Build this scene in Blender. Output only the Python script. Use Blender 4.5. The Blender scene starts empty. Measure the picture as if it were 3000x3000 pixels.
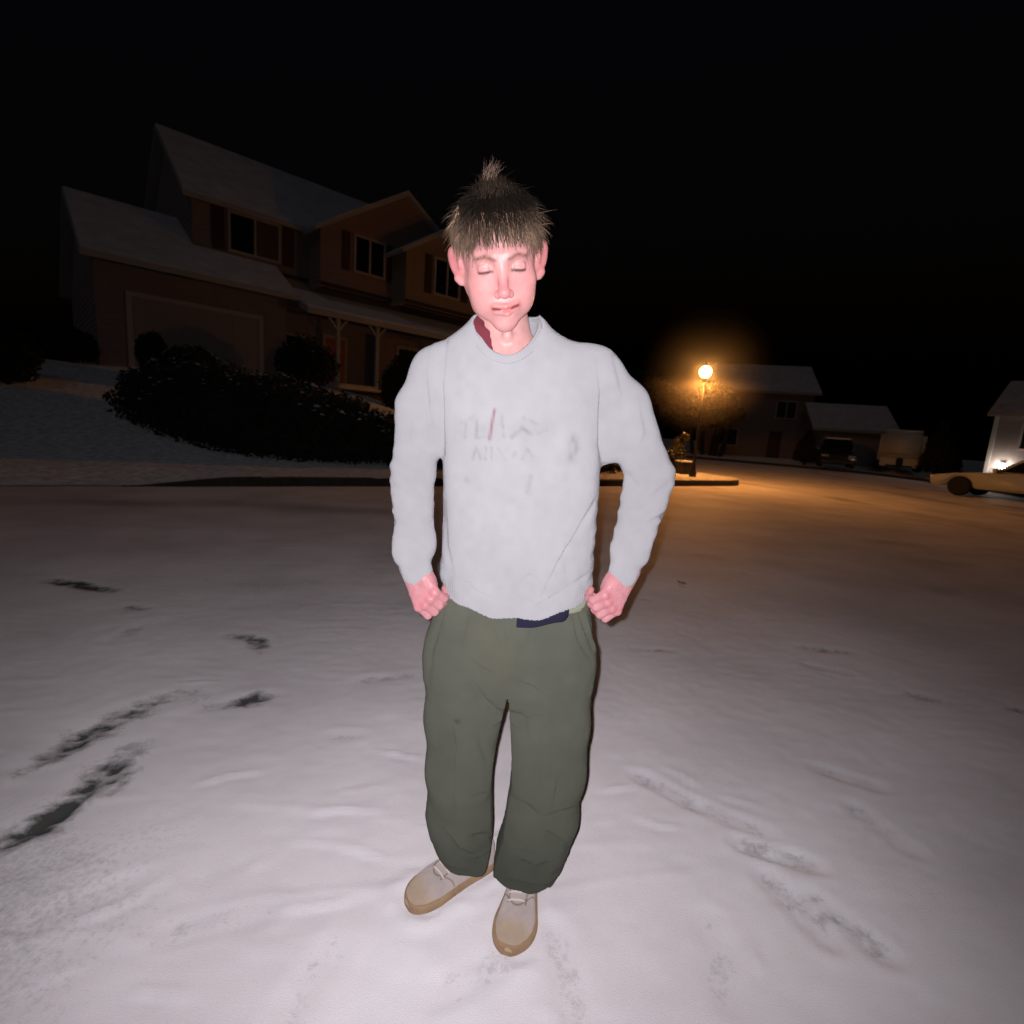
import bpy, bmesh, math, random
import numpy as np
from mathutils import Vector, Matrix, Euler

R = math.radians
sc = bpy.context.scene
col = sc.collection
rnd = random.Random(7)
rng = np.random.default_rng(11)

# ------------------------------------------------------------------ camera
FPX = 1500.0                       # focal length in pixels of a 3000 px frame
TH = math.atan(250 / 1500.0)       # pitch down
RO = R(4.0)                        # roll
HC = 1.32
cam = bpy.data.cameras.new("Camera")
camo = bpy.data.objects.new("Camera", cam)
col.objects.link(camo)
cam.sensor_fit = 'HORIZONTAL'
cam.sensor_width = 36.0
cam.lens = 18.0
cam.clip_start = 0.02
cam.clip_end = 1200.0
camo.location = (0, 0, HC)
rx = Vector((1, 0, 0)); up = Vector((0, math.sin(TH), math.cos(TH))); bk = Vector((0, -math.cos(TH), math.sin(TH)))
cr = rx * math.cos(RO) + up * math.sin(RO)
cu = -rx * math.sin(RO) + up * math.cos(RO)
camo.rotation_euler = Matrix((cr, cu, bk)).transposed().to_euler()
cam.dof.use_dof = True
cam.dof.focus_distance = 1.32
cam.dof.aperture_fstop = 4.0
sc.camera = camo

# ------------------------------------------------------------------ sky, moonlit cloud, exposure
w = bpy.data.worlds.new("World"); sc.world = w; w.use_nodes = True
nt = w.node_tree; nt.nodes.clear()
wo = nt.nodes.new("ShaderNodeOutputWorld"); wb = nt.nodes.new("ShaderNodeBackground")
sk = nt.nodes.new("ShaderNodeTexSky"); sk.sky_type = 'NISHITA'; sk.sun_disc = False
sk.sun_elevation = R(-4); sk.sun_rotation = R(200)
wb.inputs[1].default_value = 0.08
nt.links.new(sk.outputs[0], wb.inputs[0]); nt.links.new(wb.outputs[0], wo.inputs[0])
sun = bpy.data.lights.new("Moon", 'SUN'); sun.energy = 0.036; sun.angle = R(25); sun.color = (0.90, 0.92, 1.0)
suno = bpy.data.objects.new("Moon", sun); col.objects.link(suno)
suno.rotation_euler = (R(42), 0, R(-20))
# the phone's flash, just beside the lens
fl = bpy.data.lights.new("Flash", 'SPOT'); fl.energy = 164; fl.spot_size = R(150); fl.spot_blend = 1.0
fl.color = (1.0, 0.95, 0.975); fl.shadow_soft_size = 0.006
flo = bpy.data.objects.new("Flash", fl); col.objects.link(flo)
flo.location = (-0.022, 0.0, HC + 0.014)
flo.rotation_euler = Vector((-0.09, 1.0, -0.20)).to_track_quat('-Z', 'Y').to_euler()
sc.view_settings.view_transform = 'Standard'; sc.view_settings.look = 'None'
sc.view_settings.exposure = 0.0; sc.view_settings.gamma = 1.0
sc.cycles.use_denoising = True
sc.cycles.max_bounces = 6
sc.cycles.volume_bounces = 0

# ------------------------------------------------------------------ picture <-> world (measured from the photograph)
def ray(px, py):
    xp = (px - 1500) / FPX; yp = (1500 - py) / FPX
    x = xp * math.cos(RO) - yp * math.sin(RO); y = xp * math.sin(RO) + yp * math.cos(RO)
    return np.array([x, y * math.sin(TH) + math.cos(TH), y * math.cos(TH) - math.sin(TH)])
def at(px, py, Y):
    d = ray(px, py); return np.array([0, 0, HC]) + d * (Y / d[1])
def gnd(px, py, z=0.0):
    d = ray(px, py); return np.array([0, 0, HC]) + d * ((z - HC) / d[2])
def proj(P):
    dx = P[:, 0]; dy = P[:, 1]; dz = P[:, 2] - HC
    c = dy * math.cos(TH) - dz * math.sin(TH); b = dy * math.sin(TH) + dz * math.cos(TH)
    c = np.maximum(c, 1e-3); x = dx / c; y = b / c
    return 1500 + FPX * (x * math.cos(RO) + y * math.sin(RO)), 1500 - FPX * (-x * math.sin(RO) + y * math.cos(RO))

# ------------------------------------------------------------------ noise
def vnoise(P, seed=0):
    P = np.asarray(P, np.float64); i = np.floor(P).astype(np.int64); f = P - i; f = f * f * (3 - 2 * f)
    def h(ix, iy, iz):
        n = (ix * 374761393 + iy * 668265263 + iz * 2147483647 + seed * 1274126177) & 0xffffffff
        n = ((n ^ (n >> 13)) * 1274126177) & 0xffffffff
        return ((n ^ (n >> 16)) & 0xffff) / 65535.0
    r = 0
    for a in (0, 1):
        for b in (0, 1):
            for c in (0, 1):
                wt = (f[..., 0] if a else 1 - f[..., 0]) * (f[..., 1] if b else 1 - f[..., 1]) * (f[..., 2] if c else 1 - f[..., 2])
                r = r + wt * h(i[..., 0] + a, i[..., 1] + b, i[..., 2] + c)
    return r * 2 - 1
def fbm(P, o=4, seed=0):
    s = 0; a = 1.0; t = 0
    for k in range(o):
        s = s + a * vnoise(P * (2.03 ** k) + 17.3 * k, seed + k); t += a; a *= 0.5
    return s / t
def sstep(a, b, x):
    t = np.clip((x - a) / (b - a), 0, 1); return t * t * (3 - 2 * t)

# ------------------------------------------------------------------ materials
def mat(name, c, rough=0.8, var=0.0, vs=6.0, bump=0.0, bs=60.0, attr=None, metal=0.0, emit=None, es=0.0, sss=0.0, spec=0.5, c2=None, coat=0.0):
    m = bpy.data.materials.new(name); m.use_nodes = True
    t = m.node_tree; b = t.nodes["Principled BSDF"]
    b.inputs["Roughness"].default_value = rough; b.inputs["Metallic"].default_value = metal
    b.inputs["Specular IOR Level"].default_value = spec
    b.inputs["Base Color"].default_value = (*c, 1)
    b.inputs["Diffuse Roughness"].default_value = .65 if rough > .7 else .3
    if coat: b.inputs["Coat Weight"].default_value = coat
    tc = t.nodes.new("ShaderNodeTexCoord")
    src = None
    if attr:
        a = t.nodes.new("ShaderNodeVertexColor"); a.layer_name = attr; src = a.outputs[0]
    if var:
        n = t.nodes.new("ShaderNodeTexNoise"); n.inputs["Scale"].default_value = vs; n.inputs["Detail"].default_value = 6
        t.links.new(tc.outputs["Object"], n.inputs["Vector"])
        mr = t.nodes.new("ShaderNodeMapRange"); mr.inputs[1].default_value = 0.3; mr.inputs[2].default_value = 0.7
        mx = t.nodes.new("ShaderNodeMix"); mx.data_type = 'RGBA'
        t.links.new(n.outputs[0], mr.inputs[0]); t.links.new(mr.outputs[0], mx.inputs[0])
        if attr:
            mx.blend_type = 'MULTIPLY'; mx.inputs[0].default_value = 1
            cr_ = t.nodes.new("ShaderNodeCombineColor")
            mr.inputs[3].default_value = 1 - var; mr.inputs[4].default_value = 1 + var * 0.4
            for k in range(3): t.links.new(mr.outputs[0], cr_.inputs[k])
            t.links.remove(mx.inputs[0].links[0])
            t.links.new(src, mx.inputs[6]); t.links.new(cr_.outputs[0], mx.inputs[7])
        else:
            cc = c2 if c2 else tuple(v * (1 - var) for v in c)
            mx.inputs[6].default_value = (*cc, 1); mx.inputs[7].default_value = (*c, 1)
        src = mx.outputs[2]
    if src is not None: t.links.new(src, b.inputs["Base Color"])
    if bump:
        n2 = t.nodes.new("ShaderNodeTexNoise"); n2.inputs["Scale"].default_value = bs; n2.inputs["Detail"].default_value = 4
        t.links.new(tc.outputs["Object"], n2.inputs["Vector"])
        bp = t.nodes.new("ShaderNodeBump"); bp.inputs["Strength"].default_value = bump; bp.inputs["Distance"].default_value = 0.01
        t.links.new(n2.outputs[0], bp.inputs["Height"]); t.links.new(bp.outputs[0], b.inputs["Normal"])
    if emit:
        b.inputs["Emission Color"].default_value = (*emit, 1); b.inputs["Emission Strength"].default_value = es
    if sss:
        b.inputs["Subsurface Weight"].default_value = sss
        b.inputs["Subsurface Radius"].default_value = (0.012, 0.004, 0.002); b.inputs["Subsurface Scale"].default_value = 1.0
    return m

# ------------------------------------------------------------------ object helpers
def tag(o, label=None, cat=None, group=None, kind=None):
    if label: o['label'] = label
    if cat: o['category'] = cat
    if group: o['group'] = group
    if kind: o['kind'] = kind
    return o
def empty(name, loc=(0, 0, 0), rz=0.0, **k):
    o = bpy.data.objects.new(name, None); col.objects.link(o); o.location = loc; o.rotation_euler = (0, 0, rz)
    o.empty_display_size = 0.2
    return tag(o, **k)
def npmesh(name, V, F, m, parent=None, smooth=True, colr=None):
    me = bpy.data.meshes.new(name); V = np.ascontiguousarray(V, np.float32); F = np.ascontiguousarray(F, np.int32)
    n = F.shape[1]
    me.vertices.add(len(V)); me.vertices.foreach_set("co", V.ravel())
    me.loops.add(F.size); me.loops.foreach_set("vertex_index", F.ravel())
    me.polygons.add(len(F)); me.polygons.foreach_set("loop_start", np.arange(0, F.size, n, dtype=np.int32))
    me.polygons.foreach_set("loop_total", np.full(len(F), n, np.int32))
    me.polygons.foreach_set("use_smooth", np.full(len(F), smooth))
    me.update(calc_edges=True); me.validate()
    if colr is not None:
        a = me.color_attributes.new("col", 'FLOAT_COLOR', 'POINT')
        c = np.ones((len(V), 4), np.float32); c[:, :3] = colr; a.data.foreach_set("color", c.ravel())
    me.materials.append(m)
    o = bpy.data.objects.new(name, me); col.objects.link(o); o.parent = parent
    return o
class MB:
    """collects shapes and builds them as one mesh object"""
    def __init__(s): s.v = []; s.f = []
    def add(s, V, F):
        n = len(s.v); s.v += [tuple(p) for p in V]; s.f += [tuple(i + n for i in q) for q in F]; return s
    def box(s, x0, x1, y0, y1, z0, z1):
        V = [(x, y, z) for z in (z0, z1) for x, y in ((x0, y0), (x1, y0), (x1, y1), (x0, y1))]
        return s.add(V, [(3, 2, 1, 0), (4, 5, 6, 7), (0, 1, 5, 4), (1, 2, 6, 5), (2, 3, 7, 6), (3, 0, 4, 7)])
    def prism(s, poly, y0, y1, axis='y'):
        """polygon in (x,z), extruded along y; axis 'x': polygon in (y,z), extruded along x"""
        n = len(poly)
        if axis == 'y': V = [(a, y0, b) for a, b in poly] + [(a, y1, b) for a, b in poly]
        elif axis == 'x': V = [(y0, a, b) for a, b in poly] + [(y1, a, b) for a, b in poly]
        else: V = [(a, b, y0) for a, b in poly] + [(a, b, y1) for a, b in poly]
        F = [tuple(range(n)), tuple(range(2 * n - 1, n - 1, -1))] + [(i, i + n, (i + 1) % n + n, (i + 1) % n) for i in range(n)]
        return s.add(V, F)
    def tube(s, pts, r, n=8, cap=True):
        pts = [Vector(p) for p in pts]; V = []; F = []
        rr = r if isinstance(r, (list, tuple)) else [r] * len(pts)
        for i, p in enumerate(pts):
            d = (pts[min(i + 1, len(pts) - 1)] - pts[max(i - 1, 0)]).normalized()
            a = d.orthogonal().normalized() if i == 0 else (a - d * a.dot(d)).normalized()
            b = d.cross(a)
            for k in range(n):
                t = 2 * math.pi * k / n; V.append(tuple(p + (a * math.cos(t) + b * math.sin(t)) * rr[i]))
        for i in range(len(pts) - 1):
            for k in range(n): F.append((i * n + k, i * n + (k + 1) % n, (i + 1) * n + (k + 1) % n, (i + 1) * n + k))
        if cap: F.append(tuple(range(n))[::-1]); F.append(tuple((len(pts) - 1) * n + k for k in range(n)))
        return s.add(V, F)
    def lathe(s, prof, n=20, c=(0, 0, 0), axis='z'):
        V = []; F = []
        for r_, z in prof:
            for k in range(n):
                t = 2 * math.pi * k / n; x, y = r_ * math.cos(t), r_ * math.sin(t)
                p = (x, y, z) if axis == 'z' else ((x, z, y) if axis == 'y' else (z, x, y))
                V.append((p[0] + c[0], p[1] + c[1], p[2] + c[2]))
        for i in range(len(prof) - 1):
            for k in range(n): F.append((i * n + k, i * n + (k + 1) % n, (i + 1) * n + (k + 1) % n, (i + 1) * n + k))
        F.append(tuple(range(n))[::-1]); F.append(tuple((len(prof) - 1) * n + k for k in range(n)))
        return s.add(V, F)
    def build(s, name, m, parent=None, bevel=0.0, smooth=False, seg=2):
        me = bpy.data.meshes.new(name); me.from_pydata(s.v, [], s.f)
        bm = bmesh.new(); bm.from_mesh(me); bmesh.ops.recalc_face_normals(bm, faces=bm.faces)
        if bevel:
            es = [e for e in bm.edges if len(e.link_faces) == 2 and e.calc_face_angle(0) > 0.6]
            bmesh.ops.bevel(bm, geom=es, offset=bevel, segments=seg, affect='EDGES', clamp_overlap=True)
        for f in bm.faces: f.smooth = smooth
        bm.to_mesh(me); bm.free(); me.materials.append(m)
        o = bpy.data.objects.new(name, me); col.objects.link(o); o.parent = parent
        return o
def copy_tree(o, parent=None):
    c = o.copy(); col.objects.link(c); c.parent = parent
    for ch in list(o.children): copy_tree(ch, c)
    return c

# ------------------------------------------------------------------ palette
M_snow = mat("snow", (0.80, 0.80, 0.84), 0.75, var=0.10, vs=1.3, bump=0.5, bs=90)
M_lawn = mat("snowy_grass", (0.72, 0.72, 0.76), 0.85, var=0.45, vs=9, bump=0.8, bs=40)
M_roofsnow = mat("roof_snow", (0.62, 0.63, 0.70), 0.8, var=0.25, vs=2.2, bump=0.5, bs=25)
M_side = mat("siding", (0.25, 0.20, 0.195), 0.75, var=0.12, vs=3)
M_side2 = mat("gable_siding", (0.27, 0.185, 0.18), 0.75, var=0.12, vs=3)
M_side3 = mat("tan_siding", (0.27, 0.205, 0.15), 0.75, var=0.12, vs=3)
M_trim = mat("trim", (0.36, 0.33, 0.31), 0.6)
M_glass = mat("window_glass", (0.01, 0.01, 0.012), 0.12)
M_shut = mat("shutter_paint", (0.05, 0.025, 0.022), 0.6)
M_curt = mat("blind", (0.10, 0.075, 0.055), 0.9)
M_dark = mat("dark_fascia", (0.03, 0.025, 0.025), 0.8)
M_door = mat("red_door_paint", (0.30, 0.02, 0.02), 0.4)
M_gar = mat("garage_paint", (0.26, 0.22, 0.21), 0.6)
M_kerb = mat("concrete", (0.055, 0.05, 0.045), 0.95, var=0.4, vs=8, bump=0.5)
M_leaf = mat("juniper_leaf", (0.012, 0.016, 0.010), 0.85, var=0.4, vs=4)
M_leaf2 = mat("arborvitae_leaf", (0.03, 0.03, 0.016), 0.8, var=0.4, vs=5)
M_bark = mat("bark", (0.04, 0.03, 0.02), 0.9, var=0.4, vs=20)
M_metal = mat("dark_metal", (0.03, 0.03, 0.03), 0.5, metal=0.6)
M_rub = mat("rubber", (0.015, 0.015, 0.015), 0.85)
M_rim = mat("wheel_rim", (0.35, 0.35, 0.36), 0.35, metal=0.8)

# ------------------------------------------------------------------ ground
K0 = np.array([-4.65, 8.59]); KT = np.array([0.85, 0.525]); KT = KT / np.linalg.norm(KT); KN = np.array([-KT[1], KT[0]])
AMAX = 14.4
def lot_h(a, s):
    base = 0.15 + 0.02 * np.clip(s, 0, 1)
    g = 1 - sstep(3.0, 12.5, a)
    rise = 2.2 * sstep(0.8, 12.0, s) * g + 0.25 * sstep(1, 8, s) * (1 - g)
    return base + rise
def lot_xy(a, s): return K0[0] + a * KT[0] + s * KN[0], K0[1] + a * KT[1] + s * KN[1]
def lot_as(x, y):
    dx = x - K0[0]; dy = y - K0[1]; return dx * KT[0] + dy * KT[1], dx * KN[0] + dy * KN[1]
def lot_z(x, y): a, s = lot_as(x, y); return float(lot_h(a, s))
def hit_lot(px, py, tmax=60):
    d = ray(px, py); t = 2.0
    while t < tmax:
        p = np.array([0, 0, HC]) + d * t; a, s = lot_as(p[0], p[1])
        if s > 0 and p[2] < lot_h(a, s): return p
        t += 0.02
    return p

def seg_dist(px, py, pts):
    """distance to a polyline, and parameter 0..1 along it"""
    best = np.full(px.shape, 1e9); par = np.zeros(px.shape); n = len(pts) - 1; side = np.zeros(px.shape)
    for i in range(n):
        a = np.array(pts[i][:2], float); b = np.array(pts[i + 1][:2], float); ab = b - a; L2 = max(ab.dot(ab), 1e-12)
        t = np.clip(((px - a[0]) * ab[0] + (py - a[1]) * ab[1]) / L2, 0, 1)
        dx = px - a[0] - t * ab[0]; dy = py - a[1] - t * ab[1]; d = np.sqrt(dx * dx + dy * dy)
        m = d < best; best = np.where(m, d, best); par = np.where(m, (i + t) / n, par)
        side = np.where(m, np.sign(ab[0] * dy - ab[1] * dx), side)
    return best, par, side

def road_sheet():
    nx, ny = 900, 860
    u = np.linspace(-1, 1, nx); v = np.linspace(-0.34, 1, ny)
    xs = 0.1 + 2.3 * np.sinh(u * 4.25); ys = 1.7 + 2.1 * np.sinh(v * 4.35)
    X, Y = np.meshgrid(xs, ys, indexing='ij'); x = X.ravel(); y = Y.ravel()
    P = np.stack([x, y, np.zeros_like(x)], 1)
    near = np.exp(-((x) ** 2 + (y - 1.5) ** 2) / 90.0)
    z = 0.0045 * fbm(P * 1.7, 3, 3) + 0.0025 * near * fbm(P * 6.0, 3, 5) + 0.0034 * near * fbm(P * 24, 4, 8)
    # wind-blown drift ridges, long across the view
    Q = np.stack([x * 1.3 + y * 0.4, y * 5.5 - x * 1.6, np.zeros_like(x)], 1)
    rg = fbm(Q, 3, 21); z = z + 0.0042 * near * np.clip(1 - np.abs(rg) * 9, 0, 1) * sstep(-0.1, 0.4, vnoise(P * 0.9, 33))
    bare = np.clip(fbm(P * np.array([.9, 1.6, 1]), 4, 40) * 0.42, 0, 1)
    # drag marks, scuffs: (pixel polyline, half width m, height, bareness)
    S = [([(-60, 2500), (120, 2420), (260, 2310), (390, 2205)], .072, -.012, 1.25),
         ([(60, 2265), (200, 2190), (330, 2110), (520, 2030)], .066, -.010, .85),
         ([(150, 1700), (230, 1712), (320, 1732)], .06, -.012, 1.3),
         ([(370, 1778), (425, 1785)], .05, -.01, .75),
         ([(680, 1862), (750, 1872), (770, 1905)], .05, -.01, .95),
         ([(670, 2062), (780, 2040)], .042, -.01, 1.2), ([(560, 2080), (690, 2055)], .05, -.006, .3),
         ([(330, 1875), (440, 1825)], .05, -.006, .35), ([(540, 2020), (600, 2060)], .07, -.006, .3),
         ([(1040, 1998), (1220, 1978)], .035, -.008, .35), ([(960, 2160), (1060, 2158)], .03, -.007, .3),
         ([(1860, 1900), (1980, 1908)], .03, -.01, .45), ([(2340, 1895), (2500, 1912)], .05, -.010, .5),
         ([(2650, 2036), (2770, 2055)], .05, -.010, .5), ([(2960, 2070), (3000, 2092)], .05, -.010, .5),
         ([(1850, 1752), (1920, 1756)], .05, -.01, .4), ([(2160, 1675), (2200, 1682)], .06, -.01, .4)]
    for pts, wd, h, b in S:
        g = [gnd(*p) for p in pts]; d, t, sd = seg_dist(x, y, g)
        wob = wd * (1 + 0.5 * vnoise(P * 14, 60)); e = np.exp(-(d / wob) ** 2) * np.sin(np.clip(t, .03, .97) * math.pi) ** .35
        z = z + .6 * h * e + 0.002 * np.exp(-((d - 1.9 * wd) / (0.6 * wd)) ** 2) * (sd > 0); bare = np.maximum(bare, b * e * (0.75 + 0.5 * vnoise(P * 45, 62)))
    # raised drift edges (bright little lips with a hollow behind)
    L = [[(560, 2310), (660, 2275), (780, 2258)], [(900, 2385), (1000, 2372), (1130, 2380)], [(880, 2468), (1010, 2480), (1160, 2525)],
         [(800, 2672), (900, 2660), (1060, 2630)], [(230, 2700), (380, 2640), (500, 2570)], [(640, 1995), (510, 2002)], [(1100, 2200), (1240, 2225)],
         [(1930, 2240), (2000, 2270), (2060, 2310)], [(2110, 2328), (2170, 2345), (2240, 2368)], [(1850, 2390), (1920, 2415), (1990, 2425)],
         [(2160, 2465), (2230, 2488), (2310, 2490)], [(1100, 2300), (1000, 2320)], [(760, 2520), (700, 2560)], [(2170, 2760), (2230, 2860)],
         [(1750, 2320), (1860, 2300)], [(60, 2900), (260, 2820)], [(380, 2900), (560, 2930)]]
    for pts in L:
        g = [gnd(*p) for p in pts]; d, t, sd = seg_dist(x, y, g); tp = np.sin(np.clip(t, .02, .98) * math.pi) ** .5
        z = z + tp * (0.0115 * np.exp(-(d / 0.010) ** 2) * (.7 + .6 * vnoise(P * 25, 61)) - 0.006 * np.exp(-(d / 0.035) ** 2) * (sd < 0))
    # footprints: pixel centre, heading (deg from +Y), depth
    FP = [(2330, 2650, -20, 1), (2470, 2700, -35, .8), (2480, 2275, -60, .7), (2280, 2500, -70, .9), (1950, 2310, -50, .8), (2580, 2420, -20, .7),
          (1660, 2850, -10, .7), (1400, 2850, 60, .5), (2150, 2400, -60, .6), (1560, 2200, 30, .5), (250, 2640, 50, .5), (2100, 2800, 10, .5),
          (2430, 1960, -70, .6), (640, 2700, 70, .5), (900, 2880, 20, .5)]
    for px, py, hd, dp in FP:
        c = gnd(px, py); a = R(hd); dx = x - c[0]; dy = y - c[1]
        l = dx * math.sin(a) + dy * math.cos(a); q = dx * math.cos(a) - dy * math.sin(a)
        e = (np.abs(l) / 0.145) ** 2.6 + (np.abs(q) / (0.048 - 0.006 * np.cos(l * 22))) ** 2.6
        z = z + dp * (-0.011 * (1 - sstep(.5, 1.3, e)) + 0.003 * np.exp(-((e - 1.6) / .5) ** 2))
        bare = np.maximum(bare, dp * 0.38 * (1 - sstep(.2, 1.2, e)) * (0.6 + 0.6 * vnoise(P * 30, 70)))
    for h_, t_ in (((.018, 1.385), gnd(1192, 2648, .01)), ((.128, 1.385), gnd(1488, 2788, .01))):
        d, t, sd = seg_dist(x, y, [h_, (h_[0] + (t_[0] - h_[0]) * .86, h_[1] + (t_[1] - h_[1]) * .86)]); d = d * (1 + .25 * vnoise(P * 22, 66))
        z = np.where(d < .05, np.minimum(z, -.004), z) + .010 * np.exp(-((d - .074) / .013) ** 2)
    # wheel tracks on the carriageway
    T = [[(2120, 1408), (2350, 1440), (2620, 1492), (3050, 1580)], [(2200, 1392), (2500, 1425), (3050, 1520)], [(2380, 1385), (2700, 1440), (3050, 1500)],
         [(-100, 1460), (600, 1475), (1200, 1500)]]
    for pts in T:
        g = [gnd(*p) for p in pts]; d, t, sd = seg_dist(x, y, g)
        bare = np.maximum(bare, 0.42 * np.exp(-(d / 0.45) ** 2) * (0.7 + 0.5 * vnoise(P * 0.8, 80))); z = z - 0.006 * np.exp(-(d / 0.35) ** 2)
    z = z - 0.012 * sstep(0.55, .95, bare)
    V = np.stack([x, y, z], 1)
    i, j = np.meshgrid(np.arange(nx - 1), np.arange(ny - 1), indexing='ij'); a = (i * ny + j).ravel()
    F = np.stack([a, a + ny, a + ny + 1, a + 1], 1)
    m = mat("snowy_asphalt", (1, 1, 1), 0.7, bump=0.0)
    t = m.node_tree; b = t.nodes["Principled BSDF"]; at_ = t.nodes.new("ShaderNodeVertexColor"); at_.layer_name = "col"
    sep = t.nodes.new("ShaderNodeSeparateColor"); t.links.new(at_.outputs[0], sep.inputs[0])
    tc = t.nodes.new("ShaderNodeTexCoord")
    n1 = t.nodes.new("ShaderNodeTexNoise"); n1.inputs["Scale"].default_value = 55; n1.inputs["Detail"].default_value = 8; n1.inputs["Roughness"].default_value = .7
    n2 = t.nodes.new("ShaderNodeTexNoise"); n2.inputs["Scale"].default_value = 1.1; n2.inputs["Detail"].default_value = 5
    n3 = t.nodes.new("ShaderNodeTexNoise"); n3.inputs["Scale"].default_value = 420; n3.inputs["Detail"].default_value = 3
    for n in (n1, n2, n3): t.links.new(tc.outputs["Object"], n.inputs["Vector"])
    ad = t.nodes.new("ShaderNodeMath"); ad.operation = 'MULTIPLY_ADD'; t.links.new(n1.outputs[0], ad.inputs[0]); ad.inputs[1].default_value = 0.8; ad.inputs[2].default_value = -0.40
    mu = t.nodes.new("ShaderNodeMath"); mu.operation = 'ADD'; t.links.new(sep.outputs[0], mu.inputs[0]); t.links.new(ad.outputs[0], mu.inputs[1])
    mr = t.nodes.new("ShaderNodeMapRange"); mr.inputs[1].default_value = 0.13; mr.inputs[2].default_value = 0.80; t.links.new(mu.outputs[0], mr.inputs[0])
    sn = t.nodes.new("ShaderNodeMix"); sn.data_type = 'RGBA'; sn.inputs[6].default_value = (.80, .765, .80, 1); sn.inputs[7].default_value = (.61, .575, .61, 1)
    r2 = t.nodes.new("ShaderNodeMapRange"); r2.inputs[1].default_value = 0.35; r2.inputs[2].default_value = 0.7; t.links.new(n2.outputs[0], r2.inputs[0]); t.links.new(r2.outputs[0], sn.inputs[0])
    mx = t.nodes.new("ShaderNodeMix"); mx.data_type = 'RGBA'; mx.inputs[7].default_value = (.07, .073, .07, 1)
    t.links.new(mr.outputs[0], mx.inputs[0]); t.links.new(sn.outputs[2], mx.inputs[6]); t.links.new(mx.outputs[2], b.inputs["Base Color"])
    bp = t.nodes.new("ShaderNodeBump"); bp.inputs["Strength"].default_value = .6; bp.inputs["Distance"].default_value = .004
    t.links.new(n3.outputs[0], bp.inputs["Height"]); t.links.new(bp.outputs[0], b.inputs["Normal"])
    b.inputs["Specular IOR Level"].default_value = .3
    o = npmesh("road", V, F, m, colr=np.stack([bare] * 3, 1)); tag(o, kind="structure")
    return o
road_sheet()
g = MB().box(-700, 700, -60, 1000, -3.0, -1.6).build("ground", M_snow); tag(g, kind="structure")

def grid_obj(name, XYZ, m, **k):
    nx, ny = XYZ.shape[:2]; i, j = np.meshgrid(np.arange(nx - 1), np.arange(ny - 1), indexing='ij'); a = (i * ny + j).ravel()
    o = npmesh(name, XYZ.reshape(-1, 3), np.stack([a, a + ny, a + ny + 1, a + 1], 1), m); tag(o, **k); return o
# corner lot: boundary runs along the kerb and turns round the corner
A = np.concatenate([np.linspace(-26, 0, 60), np.linspace(0.15, AMAX, 110)]); Sx = np.concatenate([np.linspace(0, 3, 40), np.linspace(3.1, 22, 110), np.linspace(23, 60, 20)])
AA, SS = np.meshgrid(A, Sx, indexing='ij')
rc = 1.3; over = np.clip(AA - (AMAX - rc), 0, rc)
AA2 = AA; SS2 = SS + (rc - np.sqrt(np.clip(rc * rc - over ** 2, 0, None))) * np.exp(-SS / 2.0)
LX = K0[0] + AA2 * KT[0] + SS2 * KN[0]; LY = K0[1] + AA2 * KT[1] + SS2 * KN[1]
drive = 1 - sstep(-1.2, 0.3, AA2)
LZ = lot_h(AA2, SS2) + 0.02 * fbm(np.stack([LX * 1.5, LY * 1.5, LX * 0], -1), 4, 5)
LZ = np.where(SS2 < 1.2, LZ - drive * (0.13 * (1 - sstep(0, 1.2, SS2))), LZ)
grid_obj("lawn", np.stack([LX, LY, LZ], -1), M_lawn, kind="structure")
# kerb: front run, round the corner, and back along the side street
kp = [(a, 0.0) for a in np.linspace(-1.6, AMAX - rc, 40)] + [(AMAX - rc + rc * math.sin(t), rc - rc * math.cos(t)) for t in np.linspace(0.1, math.pi / 2, 12)] + [(AMAX, s) for s in np.linspace(rc + .3, 45, 40)]
V = []; F = []
for i, (a, s) in enumerate(kp):
    a2, s2 = kp[min(i + 1, len(kp) - 1)]; a1, s1 = kp[max(i - 1, 0)]; d = np.array([a2 - a1, s2 - s1]); d /= np.linalg.norm(d); n = np.array([-d[1], d[0]])
    top = 0.145 * float(sstep(-1.6, 0.2, a)) + 0.01
    for off, z in ((-0.03, -0.05), (-0.012, top - .012), (0.0, top), (0.13, top + .002), (0.14, -0.05)):
        x, y = lot_xy(a + n[0] * off, s + n[1] * off); V.append((x, y, z))
    if i:
        for k in range(5): F.append(((i - 1) * 5 + k, i * 5 + k, i * 5 + (k + 1) % 5, (i - 1) * 5 + (k + 1) % 5))
tag(MB().add(V, F).build("kerb", M_kerb), kind="structure")
# far side of the turning circle
fk = [(12, -6), (14, 2), (16, 9), (18, 15.6), (20, 21), (21, 25.7), (20.8, 29.5), (18.6, 32.3), (15, 34.2), (11.5, 36.5), (5, 43), (-3, 55), (-12, 72)]
def curve(pts, n):
    pts = np.array(pts, float); t = np.concatenate([[0], np.cumsum(np.linalg.norm(np.diff(pts, axis=0), axis=1))]); q = np.linspace(0, t[-1], n)
    c = np.stack([np.interp(q, t, pts[:, k]) for k in range(2)], 1)
    for _ in range(6): c[1:-1] = .25 * c[:-2] + .5 * c[1:-1] + .25 * c[2:]
    return c
fc = curve(fk, 140); tn = np.gradient(fc, axis=0); tn /= np.linalg.norm(tn, axis=1)[:, None]; nn = np.stack([tn[:, 1], -tn[:, 0]], 1)
rad = fc - np.array([4.0, 20.0]); rad /= np.linalg.norm(rad, axis=1)[:, None]
sg = np.concatenate([[0.0, .1, .3, .7, 1.2], np.linspace(2, 30, 40), [45, 80, 160]])
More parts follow.
